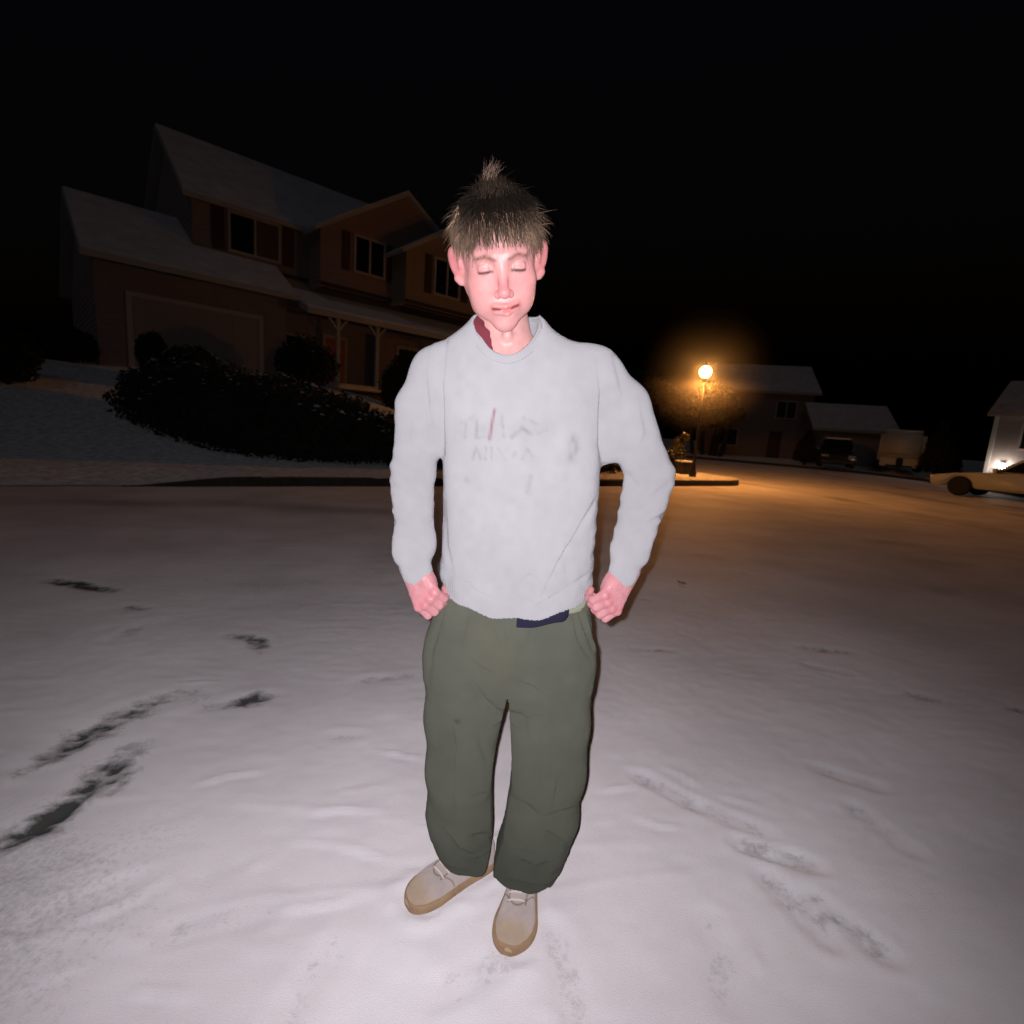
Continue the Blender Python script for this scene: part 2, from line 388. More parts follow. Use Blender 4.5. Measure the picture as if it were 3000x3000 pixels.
def far_h(x, y, s):
    dip = sstep(21, 27, x) * (1 - sstep(30, 36, y))
    return 0.15 + 0.3 * sstep(1.5, 14, s) * (1 - dip) - 1.1 * dip
FX = fc[:, None, 0] + rad[:, None, 0] * sg[None]; FY = fc[:, None, 1] + rad[:, None, 1] * sg[None]
FZ = far_h(FX, FY, np.broadcast_to(sg[None], FX.shape)) + 0.02 * fbm(np.stack([FX, FY, FX * 0], -1), 3, 9)
grid_obj("far_lawn", np.stack([FX, FY, FZ], -1), M_lawn, kind="structure")
V = []; F = []
for i in range(len(fc)):
    for off, z in ((-0.03, -0.05), (-0.012, .133), (0.0, .145), (0.13, .147), (0.14, -0.05)):
        V.append((fc[i, 0] + rad[i, 0] * off, fc[i, 1] + rad[i, 1] * off, z))
    if i:
        for k in range(5): F.append(((i - 1) * 5 + k, i * 5 + k, i * 5 + (k + 1) % 5, (i - 1) * 5 + (k + 1) % 5))
tag(MB().add(V, F).build("far_kerb", M_kerb), kind="structure")

# ------------------------------------------------------------------ houses
def siding(mb, x0, x1, z0, z1, y, th=0.2, h=0.19):
    """lap siding: front face at y (towards -y), boards extruded along x"""
    n = max(1, int(round((z1 - z0) / h))); hh = (z1 - z0) / n; pl = [(y + th, z0)]
    for k in range(n): pl += [(y - 0.014, z0 + k * hh), (y + 0.004, z0 + (k + 1) * hh - .001)]
    pl += [(y + th, z1)]
    mb.prism(pl, x0, x1, 'x')
def siding_x(mb, y0, y1, z0, z1, x, sgn=-1, th=0.2, h=0.19):
    n = max(1, int(round((z1 - z0) / h))); hh = (z1 - z0) / n; pl = [(x - sgn * th, z0)]
    for k in range(n): pl += [(x + sgn * .014, z0 + k * hh), (x - sgn * .004, z0 + (k + 1) * hh - .001)]
    pl += [(x - sgn * th, z1)]
    mb.prism(pl, y0, y1, 'y')
def gable_boards(mb, x0, x1, z0, pitch, y, th=0.18, h=0.19):
    c = (x0 + x1) / 2; top = z0 + pitch * (x1 - x0) / 2; n = int((top - z0) / h)
    for k in range(n):
        za = z0 + k * h; zb = za + h - .001; wa = (top - za) / pitch; wb = max((top - zb) / pitch, .01)
        pl = [(c - wa, za), (c + wa, za), (c + wb, zb), (c - wb, zb)]; d = .014
        V = [(a, y - (d if i < 2 else -.004), b) for i, (a, b) in enumerate(pl)] + [(a, y + th, b) for a, b in pl]
        mb.add(V, [(0, 1, 2, 3), (7, 6, 5, 4), (0, 4, 5, 1), (1, 5, 6, 2), (2, 6, 7, 3), (3, 7, 4, 0)])
def gable_side(mb, y0, y1, z0, pitch, x, th=.2):
    c = (y0 + y1) / 2; mb.prism([(y0, z0), (y1, z0), (c, z0 + pitch * (y1 - y0) / 2)], x, x + th, 'x')
def window(parent, x0, x1, z0, z1, y, n=2, fw=.09, blind=None, rows=1):
    m = MB(); yy = y - .075
    m.box(x0 - fw, x1 + fw, yy, y + .02, z1, z1 + fw); m.box(x0 - fw, x1 + fw, yy - .02, y + .02, z0 - fw, z0)
    m.box(x0 - fw, x0, yy, y + .02, z0, z1); m.box(x1, x1 + fw, yy, y + .02, z0, z1)
    for k in range(1, n):
        xm = x0 + (x1 - x0) * k / n; m.box(xm - .04, xm + .04, yy + .01, y + .02, z0, z1)
    w_ = m.build("window", M_trim, parent)
    for k in range(n):
        a = x0 + (x1 - x0) * k / n + (.04 if k else 0); b = x0 + (x1 - x0) * (k + 1) / n - (.04 if k < n - 1 else 0)
        MB().box(a, b, y - .03, y - .018, z0, z1).build("pane", M_glass if not (blind and k in blind) else M_curt, w_)
    return w_
def shutter(parent, x0, x1, z0, z1, y):
    m = MB().box(x0, x1, y - .05, y + .01, z0, z1)
    n = 12
    for k in range(n):
        z = z0 + .06 + (z1 - z0 - .12) * k / n; m.box(x0 + .05, x1 - .05, y - .065, y - .052, z, z + (z1 - z0 - .12) / n * .6)
    return m.build("shutter", M_shut, parent)
def roof_y(parent, x0, x1, ye, ze, yr, zr, yb, zb, th=.16, snow=M_roofsnow, name="roof", lip=.05):
    """roof with ridge along x: eave (ye,ze) -> ridge (yr,zr) -> back eave (yb,zb); dark deck with a snow blanket on it"""
    d = MB().prism([(ye, ze), (yr, zr), (yb, zb), (yb, zb - th), (yr, zr - th), (ye, ze - th)], x0, x1, 'x')
    o = d.build(name, M_trim, parent)
    s = MB().prism([(ye + lip, ze + .004 + lip * (zr - ze) / (yr - ye)), (ye + lip + .03, ze + .075), (yr, zr + .075), (yb, zb + .075), (yb, zb + .004), (yr, zr + .004)], x0 + .04, x1 - .04, 'x')
    s.build("snow_cover", snow, o); return o
def roof_x(parent, xc, hw, ze, pitch, y0, y1, th=.16, snow=M_roofsnow):
    """gable roof with ridge along y over a projecting bay"""
    zr = ze + hw * pitch
    d = MB().prism([(xc - hw, ze), (xc, zr), (xc + hw, ze), (xc + hw, ze - th), (xc, zr - th), (xc - hw, ze - th)], y0, y1, 'y')
    o = d.build("roof", M_trim, parent)
    MB().prism([(xc - hw + .04, ze + .03), (xc - hw + .08, ze + .09), (xc, zr + .07), (xc + hw - .08, ze + .09), (xc + hw - .04, ze + .03), (xc, zr + .004)], y0 + .05, y1, 'y').build("snow_cover", snow, o)
    return o
def gdoor(parent, x0, x1, z0, z1, y, rows=4, cols=8):
    m = MB().box(x0, x1, y - .03, y + .02, z0, z1)
    dx = (x1 - x0) / cols; dz = (z1 - z0) / rows
    for i in range(cols):
        for j in range(rows): m.box(x0 + i * dx + .06, x0 + (i + 1) * dx - .06, y - .045, y - .031, z0 + j * dz + .07, z0 + (j + 1) * dz - .07)
    return m.build("garage_door", M_gar, parent)

HZ = 2.3
HANG = R(90 - 46)
H = empty("house", (-12.36, 20.0, HZ), HANG, label="large two-storey house with three gabled bays and snowy roof, uphill behind the hedge at left", cat="house")
# wing > garage : x -3.1..2.2, front y=-2
m = MB(); siding(m, -3.1, 2.6, 0, 3.15, -2.0); siding_x(m, -1.8, 6.6, 0, 3.15, -3.1); gable_side(m, -1.8, 6.6, 3.15, .62, -3.1); m.build("garage_wall", M_side, H)
gdoor(H, -2.2, 1.6, 0.05, 2.25, -2.015)
m = MB(); m.box(-2.35, -2.2, -2.07, -1.99, 0, 2.4); m.box(1.6, 1.75, -2.07, -1.99, 0, 2.4); m.box(-2.2, 1.6, -2.07, -1.99, 2.25, 2.4); m.build("garage_door_trim", M_trim, H)
roof_y(H, -3.45, 2.95, -2.45, 3.28, 2.4, 6.15, 7.2, 3.28)
# main two-storey block
m = MB(); siding(m, 0, 4.3, 3.2, 6.35, 0.0); siding(m, 2.6, 13.6, 0, 3.2, 0.4); siding_x(m, .2, 7.8, 3.1, 6.35, 0.0); gable_side(m, 0, 8, 6.35, .85, 0.0)
m.box(13.4, 13.6, .6, 8, 0, 6.35); gable_side(m, 0, 8, 6.35, .85, 13.4); m.box(0, 13.6, 7.8, 8, 0, 6.35); m.build("wall", M_side, H)
roof_y(H, -.35, 13.95, -.4, 6.42, 4.0, 9.95, 8.4, 6.42)
window(H, 1.25, 3.0, 4.95, 6.25, -.016, 2, blind=(1,)); shutter(H, .62, 1.05, 4.85, 6.35, -.016); shutter(H, 3.2, 3.63, 4.85, 6.35, -.016)
MB().box(0, 4.3, -.07, -.012, 4.42, 4.56).build("fascia_board", M_dark, H)
# middle gabled bay
b0, b1, by = 4.25, 11.9, -1.2
m = MB(); siding(m, b0, b1, 4.2, 6.4, by); gable_boards(m, b0, b1, 6.4, .62, by); siding_x(m, by + .2, .1, 4.2, 6.4, b0); m.build("gable_wall", M_side2, H)
roof_x(H, (b0 + b1) / 2, (b1 - b0) / 2 + .35, 6.30, .62, by - .3, 3.8)
window(H, 5.75, 7.05, 5.1, 6.45, by - .016, 2); shutter(H, 5.15, 5.5, 5.02, 6.53, by - .016); shutter(H, 7.22, 7.45, 5.02, 6.53, by - .016)
MB().box(b0, b1, by - .07, by - .012, 4.2, 4.33).build("fascia_board", M_dark, H)
# right gabled bay
b0, b1, by = 7.5, 12.7, -2.4
m = MB(); siding(m, b0, b1, 4.05, 6.2, by); gable_boards(m, b0, b1, 6.2, .62, by); siding_x(m, by + .2, -1.1, 4.05, 6.2, b0); m.build("gable_wall", M_side3, H)
roof_x(H, (b0 + b1) / 2, (b1 - b0) / 2 + .35, 6.10, .62, by - .3, 3.0)
window(H, 9.0, 10.3, 4.75, 6.2, by - .016, 2); shutter(H, 8.45, 8.8, 4.67, 6.28, by - .016); shutter(H, 10.5, 10.85, 4.67, 6.28, by - .016)
MB().box(b0, b1, by - .07, by - .012, 4.05, 4.18).build("fascia_board", M_dark, H)
# porch: shed roof, posts, door, windows
d = MB().prism([(-3.15, 2.85), (.35, 4.15), (.35, 3.95), (-3.15, 2.65)], 2.95, 12.9, 'x').build("porch_roof", M_trim, H)
MB().prism([(-3.1, 2.875), (-3.06, 2.96), (.1, 4.13), (.1, 4.065)], 2.99, 12.86, 'x').build("snow_cover", M_roofsnow, d)
for x in (4.25, 5.95, 9.6, 12.6):
    p = MB().box(x - .07, x + .07, -2.95, -2.81, .25, 2.66); p.prism([(x + .07, 2.25), (x + .40, 2.66), (x + .30, 2.66), (x + .07, 2.38)], -2.92, -2.84, 'y'); p.prism([(x - .07, 2.25), (x - .40, 2.66), (x - .30, 2.66), (x - .07, 2.38)], -2.92, -2.84, 'y')
    p.build("porch_post", M_trim, H)
MB().box(2.7, 12.8, -3.0, .4, .05, .25).build("porch_floor", M_trim, H)
dr = MB().box(5.15, 6.05, .32, .385, .3, 2.35)
for a, b in ((.45, 1.1), (1.25, 2.2)): dr.box(5.27, 5.55, .305, .319, a, b); dr.box(5.65, 5.93, .305, .319, a, b)
dr = dr.build("door", M_door, H); MB().lathe([(.0, 0), (.03, .01), (.03, .05), (0, .06)], 10, (5.95, .25, 1.25), 'y').build("handle", M_metal, dr)
m = MB(); m.box(5.02, 5.14, .3, .4, .25, 2.5); m.box(6.06, 6.18, .3, .4, .25, 2.5); m.box(5.14, 6.06, .3, .4, 2.36, 2.5); m.build("door_frame", M_trim, H)
m = MB(); siding(m, 7.3, 12.0, .25, 2.75, -.6, .3); m.build("porch_bay_wall", M_side3, H)
window(H, 8.3, 9.5, .85, 2.3, -.616, 1, fw=.13); window(H, 10.4, 11.4, .85, 2.3, -.616, 1, fw=.13)
window(H, 3.3, 4.3, .9, 2.2, .384, 1)
MB().box(-3.3, 13.8, -1.75, 8, -2.2, .0).build("foundation", M_kerb, H)

# houses beyond the turning circle
def far_house(x, y, z, rz, W, D, wh, pitch, label, wins, gar=None, name="house", ov=.35):
    h = empty(name, (x, y, z), rz, label=label, cat="house")
    m = MB(); siding(m, 0, W, 0, wh, 0); m.box(0, .2, .2, D, 0, wh); m.box(W - .2, W, .2, D, 0, wh); m.box(0, W, D, D + .2, 0, wh)
    gable_side(m, 0, D, wh, pitch, 0); gable_side(m, 0, D, wh, pitch, W - .2); m.build("wall", M_side, h)
    roof_y(h, -ov, W + ov, -.4, wh + .02, D / 2, wh + .02 + pitch * (D / 2 + .4), D + .4, wh + .02)
    for (x0, x1, z0, z1) in wins: window(h, x0, x1, z0, z1, -.016, 2)
    if gar: gdoor(h, gar[0], gar[1], .05, 2.1, -.016)
    return h
ha = far_house(15.0, 41.5, .2, R(-14), 7.4, 7.0, 5.1, .60, "two-storey house with plain snowy roof, just right of the lit street lamp", [(.9, 2.1, 3.2, 4.4), (4.9, 6.2, 3.2, 4.4), (.9, 2.3, .9, 2.1)])
d = MB().box(4.6, 5.5, -.06, .0, .1, 2.15).build("door", M_shut, ha); MB().lathe([(0, 0), (.03, .01), (.03, .05), (0, .06)], 8, (5.4, -.13, 1.1), 'y').build("handle", M_metal, d)
hb = far_house(20.9, 36.6, .2, R(-14), 4.7, 5.2, 2.45, .62, "single-storey garage house with snowy roof behind the dark parked car", [], gar=(.5, 3.9))
_q = ray(2907, 1300); hc_ = far_house(float(_q[0] / _q[1] * 25.6), 25.6, -.95, R(-50), 9.0, 7.5, 4.5, .45, "two-storey house with glowing white wall light at the right edge of the scene", [(1.0, 2.6, 2.9, 4.0), (5.4, 7.0, 2.9, 4.0), (5.6, 7.2, .9, 2.2)], gar=(1.5, 4.9))
m = MB().box(-.10, .06, -.09, -.02, 0, 5.0); m.build("corner_board", M_trim, hc_)
M_wl = mat("lit_wall_lamp", (1, 1, 1), emit=(1.0, .93, .78), es=160.0)
lb = MB().box(.47, .63, -.10, -.02, 1.92, 2.22).build("wall_light", M_metal, hc_)
MB().lathe([(.02, -.10), (.10, -.07), (.12, 0), (.10, .07), (.02, .10)], 14, (.55, -.2, 2.02)).build("bulb", M_wl, lb)

# ------------------------------------------------------------------ street lamp
LB = gnd(2028, 1397, .16); LX0, LY0 = float(LB[0]), float(LB[1])
lh = at(2045, 1088, LY0); LH = float(lh[2]); LX1 = float(lh[0])
SL = empty("street_lamp", (LX0, LY0, .15), 0, label="orange glowing globe street lamp on a slim post at the corner", cat="street lamp")
z0 = LH - .15
MB().lathe([(.11, 0), (.11, .12), (.07, .3), (.05, .5), (.04, z0 * .6), (.035, z0 - .3)], 14).build("post", M_metal, SL, smooth=True)
MB().lathe([(.035, z0 - .3), (.09, z0 - .26), (.09, z0 - .18), (.05, z0 - .17)], 14).build("collar", M_metal, SL)
M_lamp = mat("sodium_globe", (1, .8, .5), emit=(1.0, .40, .085), es=210.0)
ll = bpy.data.lights.new('Lamp', 'SPOT'); ll.energy = 3800; ll.spot_size = R(178); ll.spot_blend = .06; ll.color = (1.0, .36, .07); ll.shadow_soft_size = .10
llo = bpy.data.objects.new('Lamp', ll); col.objects.link(llo); llo.location = (LX0, LY0, LH - .24)
MB().lathe([(.01, z0 - .17), (.10, z0 - .14), (.155, z0 - .06), (.165, z0), (.15, z0 + .08), (.09, z0 + .145), (.01, z0 + .165)], 20).build("globe", M_lamp, SL, smooth=True)
MB().lathe([(.10, z0 + .15), (.12, z0 + .17), (.03, z0 + .24), (.01, z0 + .30)], 14).build("cap", M_metal, SL)
# sphere of mist added round the globe to make the lamp's glare halo
mist = bpy.data.materials.new("halo_mist"); mist.use_nodes = True; t = mist.node_tree; t.nodes.clear()
o_ = t.nodes.new("ShaderNodeOutputMaterial"); pv = t.nodes.new("ShaderNodeVolumePrincipled"); t.links.new(pv.outputs[0], o_.inputs["Volume"])
pv.inputs["Color"].default_value = (1, .97, .93, 1); pv.inputs["Anisotropy"].default_value = 0.35
tc = t.nodes.new("ShaderNodeTexCoord"); ln = t.nodes.new("ShaderNodeVectorMath"); ln.operation = 'LENGTH'; t.links.new(tc.outputs["Object"], ln.inputs[0])
mr = t.nodes.new("ShaderNodeMapRange"); mr.interpolation_type = 'SMOOTHSTEP'; mr.inputs[1].default_value = 0.0; mr.inputs[2].default_value = 2.1; mr.inputs[3].default_value = .055; mr.inputs[4].default_value = 0
t.links.new(ln.outputs["Value"], mr.inputs[0]); t.links.new(mr.outputs[0], pv.inputs["Density"])
bm = bmesh.new(); bmesh.ops.create_icosphere(bm, subdivisions=3, radius=3.2); me = bpy.data.meshes.new("halo_mist"); bm.to_mesh(me); bm.free(); me.materials.append(mist)
mo = bpy.data.objects.new("halo_mist", me); col.objects.link(mo); mo.location = (LX0, LY0, LH); tag(mo, "added mist sphere making the orange halo round the street lamp", "mist", kind="stuff")

# ------------------------------------------------------------------ shrubs, hedge, trees
def leaf_blob(lumps, n, size, seed, flat=.5):
    """many small leaf faces through the volume of several ellipsoid lumps"""
    r = np.random.default_rng(seed); V = []; tot = sum(a[3] * a[4] * a[5] for a in lumps) ** 1
    out = []
    for (cx, cy, cz, ax, ay, az) in lumps:
        k = int(n * (ax * ay * az) / tot) + 20
        d = r.normal(size=(k, 3)); d /= np.linalg.norm(d, axis=1)[:, None]
        rr = (r.uniform(.25, 1.0, k) ** .45)[:, None] * (1 + .16 * vnoise(d * 3.1 + seed)[:, None])
        out.append(np.array([cx, cy, cz]) + d * rr * np.array([ax, ay, az]))
    C = np.concatenate(out); k = len(C)
    d = r.normal(size=(k, 3)); d[:, 2] += .5; d /= np.linalg.norm(d, axis=1)[:, None]
    e = np.cross(d, r.normal(size=(k, 3))); e /= np.linalg.norm(e, axis=1)[:, None]
    s = size * r.uniform(.6, 1.5, (k, 1))
    V = np.stack([C - e * s * flat, C + d * s * 1.6, C + e * s * flat, C - d * s * .5], 1).reshape(-1, 3)
    F = np.arange(4 * k).reshape(-1, 4)
    return V, F
def shrub(name, loc, lumps, n, size, m, label, cat, seed, trunk=.05, th=.6, snow=0):
    o = empty(name, loc, 0, label=label, cat=cat)
    V, F = leaf_blob(lumps, n, size, seed); npmesh("crown", V, F, m, o, smooth=False)
    s = MB(); r = random.Random(seed)
    for k in range(5):
        L_ = lumps[k % len(lumps)]
        s.tube([(L_[0] * .6, L_[1] * .6, -.3), (L_[0] * .8 + r.uniform(-.1, .1), L_[1] * .8, th * .5), (L_[0] + r.uniform(-.2, .2), L_[1], L_[2] + L_[5] * .3)], [trunk, trunk * .7, trunk * .3], 6)
    s.build("trunk", M_bark, o)
    if snow:
        r2 = np.random.default_rng(seed + 9); out = []
        for (cx, cy, cz, ax, ay, az) in lumps:
            k = int(snow); d = r2.normal(size=(k, 3)); d[:, 2] = np.abs(d[:, 2]) + .7; d /= np.linalg.norm(d, axis=1)[:, None]
            keep = vnoise(d * 4 + seed) > -.1; out.append((np.array([cx, cy, cz]) + d * 1.02 * np.array([ax, ay, az]))[keep])
        C = np.concatenate(out); k = len(C); a = r2.uniform(0, 6.28, k); s_ = size * r2.uniform(.5, 1.1, k)
        V = np.stack([C + np.stack([np.cos(a + q) * s_, np.sin(a + q) * s_, r2.normal(size=k) * s_ * .3], 1) for q in (0, 1.57, 3.14, 4.71)], 1).reshape(-1, 3)
        npmesh("snow_cover", V, np.arange(4 * k).reshape(-1, 4), M_roofsnow, o, smooth=False)['kind'] = 'stuff'
    return o
# big dark hedge on the corner bank, following its measured foot line
foot = [hit_lot(*p) for p in [(500, 1285), (640, 1332), (800, 1358), (980, 1368), (1140, 1374), (1320, 1378), (1500, 1384), (1680, 1390), (1800, 1390)]]
tops = [1070, 1050, 1085, 1140, 1205, 1260, 1295, 1330, 1345]
h0 = foot[4]; lum = []
for i, (p, ty) in enumerate(zip(foot, tops)):
    a, s = lot_as(p[0], p[1]); dpt = 1.15; q = np.array([*lot_xy(a, s + dpt * .9)]); gz = lot_z(*q)
    tz = at(1500, ty, p[1])[2]
    d_ = ray([500, 640, 800, 980, 1140, 1320, 1500, 1680, 1800][i], ty); tz = HC + d_[2] / d_[1] * (q[1] - .3)
    hgt = max(tz - gz, .35)
    lum.append((q[0] - h0[0], q[1] - h0[1], gz + hgt * .42 - h0[2], 1.15, 1.15, hgt * .58))
    if i < len(foot) - 1:
        p2 = foot[i + 1]; mid = (p + p2) / 2; a, s = lot_as(mid[0], mid[1]); q = np.array([*lot_xy(a, s + .95)]); gz = lot_z(*q)
        lum.append((q[0] - h0[0] + rnd.uniform(-.2, .2), q[1] - h0[1], gz + hgt * .36 - h0[2], 1.0, 1.0, hgt * .56))
shrub("hedge", tuple(h0), lum, 60000, .06, M_leaf, "long low black juniper hedge spreading over the corner bank behind the person", "hedge", 3, .06, .4, snow=80)
def at_lot(px, py, Y):   # a point of the lot's surface under this pixel column at depth Y
    d = ray(px, py); x = d[0] / d[1] * Y; return (x, Y, lot_z(x, Y))
def simple_shrub(px, Y, wpx, htop, label, seed, m=M_leaf, name="shrub", snow=0, n=9000):
    x = ray(px, 1100)[0] / ray(px, 1100)[1] * Y; z = lot_z(x, Y); hw = wpx / 1500 * Y / 2
    tz = HC + ray(px, htop)[2] / ray(px, htop)[1] * Y; hh = max(tz - z, .4)
    r = random.Random(seed); L_ = [(0, 0, hh * .5, hw * .75, hw * .7, hh * .5)]
    for k in range(5): L_.append((r.uniform(-.5, .5) * hw, r.uniform(-.4, .4) * hw, hh * r.uniform(.3, .62), hw * .5, hw * .5, hh * r.uniform(.3, .4)))
    return shrub(name, (x, Y, z), L_, n, .05, m, label, "shrub", seed, .03, .3, snow=snow)
simple_shrub(885, 17.6, 190, 985, "rounded oval dark shrub below the porch at the near end of the snowy bank", 11, snow=30)
simple_shrub(1190, 19.0, 150, 1030, "dark shrub pressed against the porch beside the framed porch window", 12)
simple_shrub(560, 14.6, 220, 1012, "low spreading dark shrub in front of the garage wall, dusted with snow", 13, snow=70)
simple_shrub(455, 15.2, 95, 975, "small tufted dark shrub standing highest at the left end of the hedge", 14)
simple_shrub(205, 16.0, 140, 955, "tall boxy black shrub left of the garage", 15)
simple_shrub(20, 12.4, 220, 960, "large black evergreen shrub at the left edge of the driveway", 16, n=16000)
# columnar evergreen on the far side
def cone_tree(px, Y, w, h, label, seed):
    d = ray(px, 1380); x = d[0] / d[1] * Y; r = random.Random(seed)
    L_ = [(r.uniform(-.05, .05), r.uniform(-.05, .05), h * (.12 + .8 * k / 9), w / 2 * (1 - .75 * (k / 9) ** 1.6), w / 2 * (1 - .75 * (k / 9) ** 1.6), h * .11) for k in range(10)]
    return shrub("evergreen_tree", (x, Y, .35 if x < 24 else 0.1), L_, 9000, .07, M_leaf2, label, "tree", seed, .06, h * .4)
cone_tree(2738, 29.5, 1.7, 2.9, "columnar evergreen right of the pale camper trailer", 21)
cone_tree(2775, 31.5, 1.4, 2.3, "shorter darker evergreen behind the columnar one by the trailer", 22)
cone_tree(2352, 33.8, 1.5, 2.0, "squat dark evergreen at the front corner of the far two-storey house", 23)
def big_tree(px, Y, h, w, label, seed):
    d = ray(px, 1300); x = d[0] / d[1] * Y; r = random.Random(seed)
    L_ = [(r.uniform(-.38, .38) * w, r.uniform(-.3, .3) * w, h * r.uniform(.4, .92), w * r.uniform(.14, .26), w * r.uniform(.14, .26), h * r.uniform(.08, .14)) for k in range(16)]
    return shrub("tree", (x, Y, .3), L_, 9000, .14, M_leaf2, label, "tree", seed, .16, h * .5)
big_tree(2075, 39.0, 5.2, 4.6, "dim broad tree standing behind the street lamp, left of the far house", 24)
big_tree(1900, 46.0, 7.0, 5.0, "dark tall tree farther back along the side street, left of the lamp", 25)
# utility box on the corner with a small snowy bush behind it
ub = gnd(2008, 1391, .16)
U = empty("utility_box", (float(ub[0]), float(ub[1]) + .2, .16), R(20), label="dark green metal utility box at the corner by the lamp post", cat="utility box")
MB().box(-.26, .26, -.2, .2, 0, .36).build("cabinet", M_dark, U, bevel=.015)
MB().box(-.28, .28, -.22, .22, .362, .40).build("lid", M_dark, U, bevel=.01); MB().box(-.27, .27, -.21, .21, .402, .45).build("snow_cover", M_snow, U, bevel=.02)
MB().box(-.2, .2, -.215, -.202, .04, .32).build("door", M_metal, U)
bs = shrub("shrub", (float(ub[0]) - .1, float(ub[1]) + 1.0, .16), [(0, 0, .45, .32, .3, .4), (.1, .1, .85, .2, .2, .35), (.25, 0, 1.15, .13, .13, .2)], 2600, .05, M_leaf2, "small ragged bush behind the utility box at the corner", "shrub", 31, .02, .5, snow=25)

# ------------------------------------------------------------------ vehicles
def wheel(parent, x, y, r, wd=.2, n=26):
    s = 1 if y > 0 else -1
    w_ = empty("wheel", (x, y, r)); w_.parent = parent
    MB().lathe([(r * .62, -wd / 2), (r * .93, -wd / 2), (r, -wd / 2 + .03), (r, wd / 2 - .03), (r * .93, wd / 2), (r * .62, wd / 2)], n, (0, 0, 0), 'y').build("tyre", M_rub, w_, smooth=True)
    m = MB(); m.lathe([(.03, s * wd * .4), (r * .2, s * wd * .44), (r * .22, s * wd * .36), (r * .55, s * wd * .34), (r * .63, s * wd * .5), (r * .63, 0)], n, (0, 0, 0), 'y')
    m.build("rim", M_rim, w_); return w_
def car(loc, rz, paint, label, L=4.5, W=1.8, kind='suv', snowy=True, cat="car", name="parked_car", low_=0.0, hl=0.0):
    """nose towards +x"""
    c = empty(name, loc, rz, label=label, cat=cat)
    r = .33; xf, xr = L * .5 - .88, -L * .5 + .85; hood = .98 if kind == 'suv' else .88; top = (1.68 if kind == 'suv' else 1.42) - low_; hood -= low_ * .6
    def arch(x): return [(x + (r + .06) * math.cos(a), .30 + (r + .06) * math.sin(a)) for a in np.linspace(0, math.pi, 11)]
    low = [(L / 2 - .05, .28)] + [(x, z) for x, z in arch(xf)] + [(x, z) for x, z in arch(xr)] + [(-L / 2 + .05, .30), (-L / 2, .55), (-L / 2 + .04, hood - .02), (-L * .2, hood + .02), (L * .18, hood + .01), (L * .36, hood - .09), (L / 2 - .06, hood - .22), (L / 2, .58)]
    V = []; n = len(low)
    secs = [(-W / 2 + .05, .93), (-W / 2, 1.0), (W / 2, 1.0), (W / 2 - .05, .93)]
    m = MB(); m.prism(low, -W / 2, W / 2, 'y'); body = m.build("body", paint, c, bevel=.045, smooth=True, seg=3)
    rear = -L / 2 + (.12 if kind == 'suv' else .75); fr = L * .20 if not hl else L / 2 - hl - .38
    base = [(rear, hood - .01), (fr + .38, hood - .01)]; topl = [(rear + .28, top), (fr - .38, top)]
    hw0, hw1 = W / 2 - .06, W / 2 - .24
    Vc = [(base[0][0], -hw0, base[0][1]), (base[1][0], -hw0, base[1][1]), (base[1][0], hw0, base[1][1]), (base[0][0], hw0, base[0][1]), (topl[0][0], -hw1, top), (topl[1][0], -hw1, top), (topl[1][0], hw1, top), (topl[0][0], hw1, top)]
    MB().add(Vc, [(3, 2, 1, 0), (4, 5, 6, 7), (0, 1, 5, 4), (1, 2, 6, 5), (2, 3, 7, 6), (3, 0, 4, 7)]).build("cabin", paint, c, bevel=.06, smooth=True, seg=3)
    Vv = [Vector(p) for p in Vc]
    def pane(a, b, c_, d, u0, u1, v0, v1, name):
        A_, B_, C_, D_ = Vv[a], Vv[b], Vv[c_], Vv[d]; nrm = (B_ - A_).cross(D_ - A_).normalized()
        P = lambda u, v: (A_.lerp(B_, u)).lerp(D_.lerp(C_, u), v) + nrm * .012
        q = [P(u0, v0), P(u1, v0), P(u1, v1), P(u0, v1)]; q2 = [p - nrm * .01 for p in q]
        return MB().add(q + q2, [(0, 1, 2, 3), (7, 6, 5, 4), (0, 4, 5, 1), (1, 5, 6, 2), (2, 6, 7, 3), (3, 7, 4, 0)]).build(name, M_glass, c)
    pane(1, 2, 6, 5, .06, .94, .08, .92, "windscreen"); pane(3, 0, 4, 7, .1, .9, .2, .9, "rear_window")
    for q in ((0, 1, 5, 4), (2, 3, 7, 6)):
        pane(*q, .08, .46, .14, .90, "side_window"); pane(*q, .50, .88, .14, .90, "side_window")
    for s in (-1, 1):
        MB().box(L / 2 - .13, L / 2 + .012, s * W * .36 - .19, s * W * .36 + .19, hood - .36, hood - .22).build("headlight", mat_hl, c, bevel=.02)
        MB().box(-L / 2 - .01, -L / 2 + .06, s * W * .40 - .1, s * W * .40 + .1, hood - .35, hood - .08).build("tail_light", mat_tl, c, bevel=.015)
        MB().box(fr + .12, fr + .24, s * (W / 2 + .02) - .02, s * (W / 2 + .02) + .16 * s, hood + .04, hood + .18).build("mirror", paint, c, bevel=.02)
        wheel(c, xf, s * (W / 2 - .1), r); wheel(c, xr, s * (W / 2 - .1), r)
    MB().box(L / 2 - .02, L / 2 + .02, -W * .26, W * .26, .50, hood - .24).build("grille", M_rub, c, bevel=.01)
    MB().box(L / 2 - .1, L / 2 + .05, -W * .46, W * .46, .30, .46).build("bumper", M_metal, c, bevel=.03)
    if snowy:
        MB().box(topl[0][0] + .03, topl[1][0] - .03, -hw1 + .03, hw1 - .03, top + .003, top + .06).build("snow_cover", M_snow, c, bevel=.025)
    return c
mat_hl = mat("headlight_lens", (.6, .6, .6), .08, metal=.6); mat_tl = mat("tail_lens", (.25, .02, .02), .2)
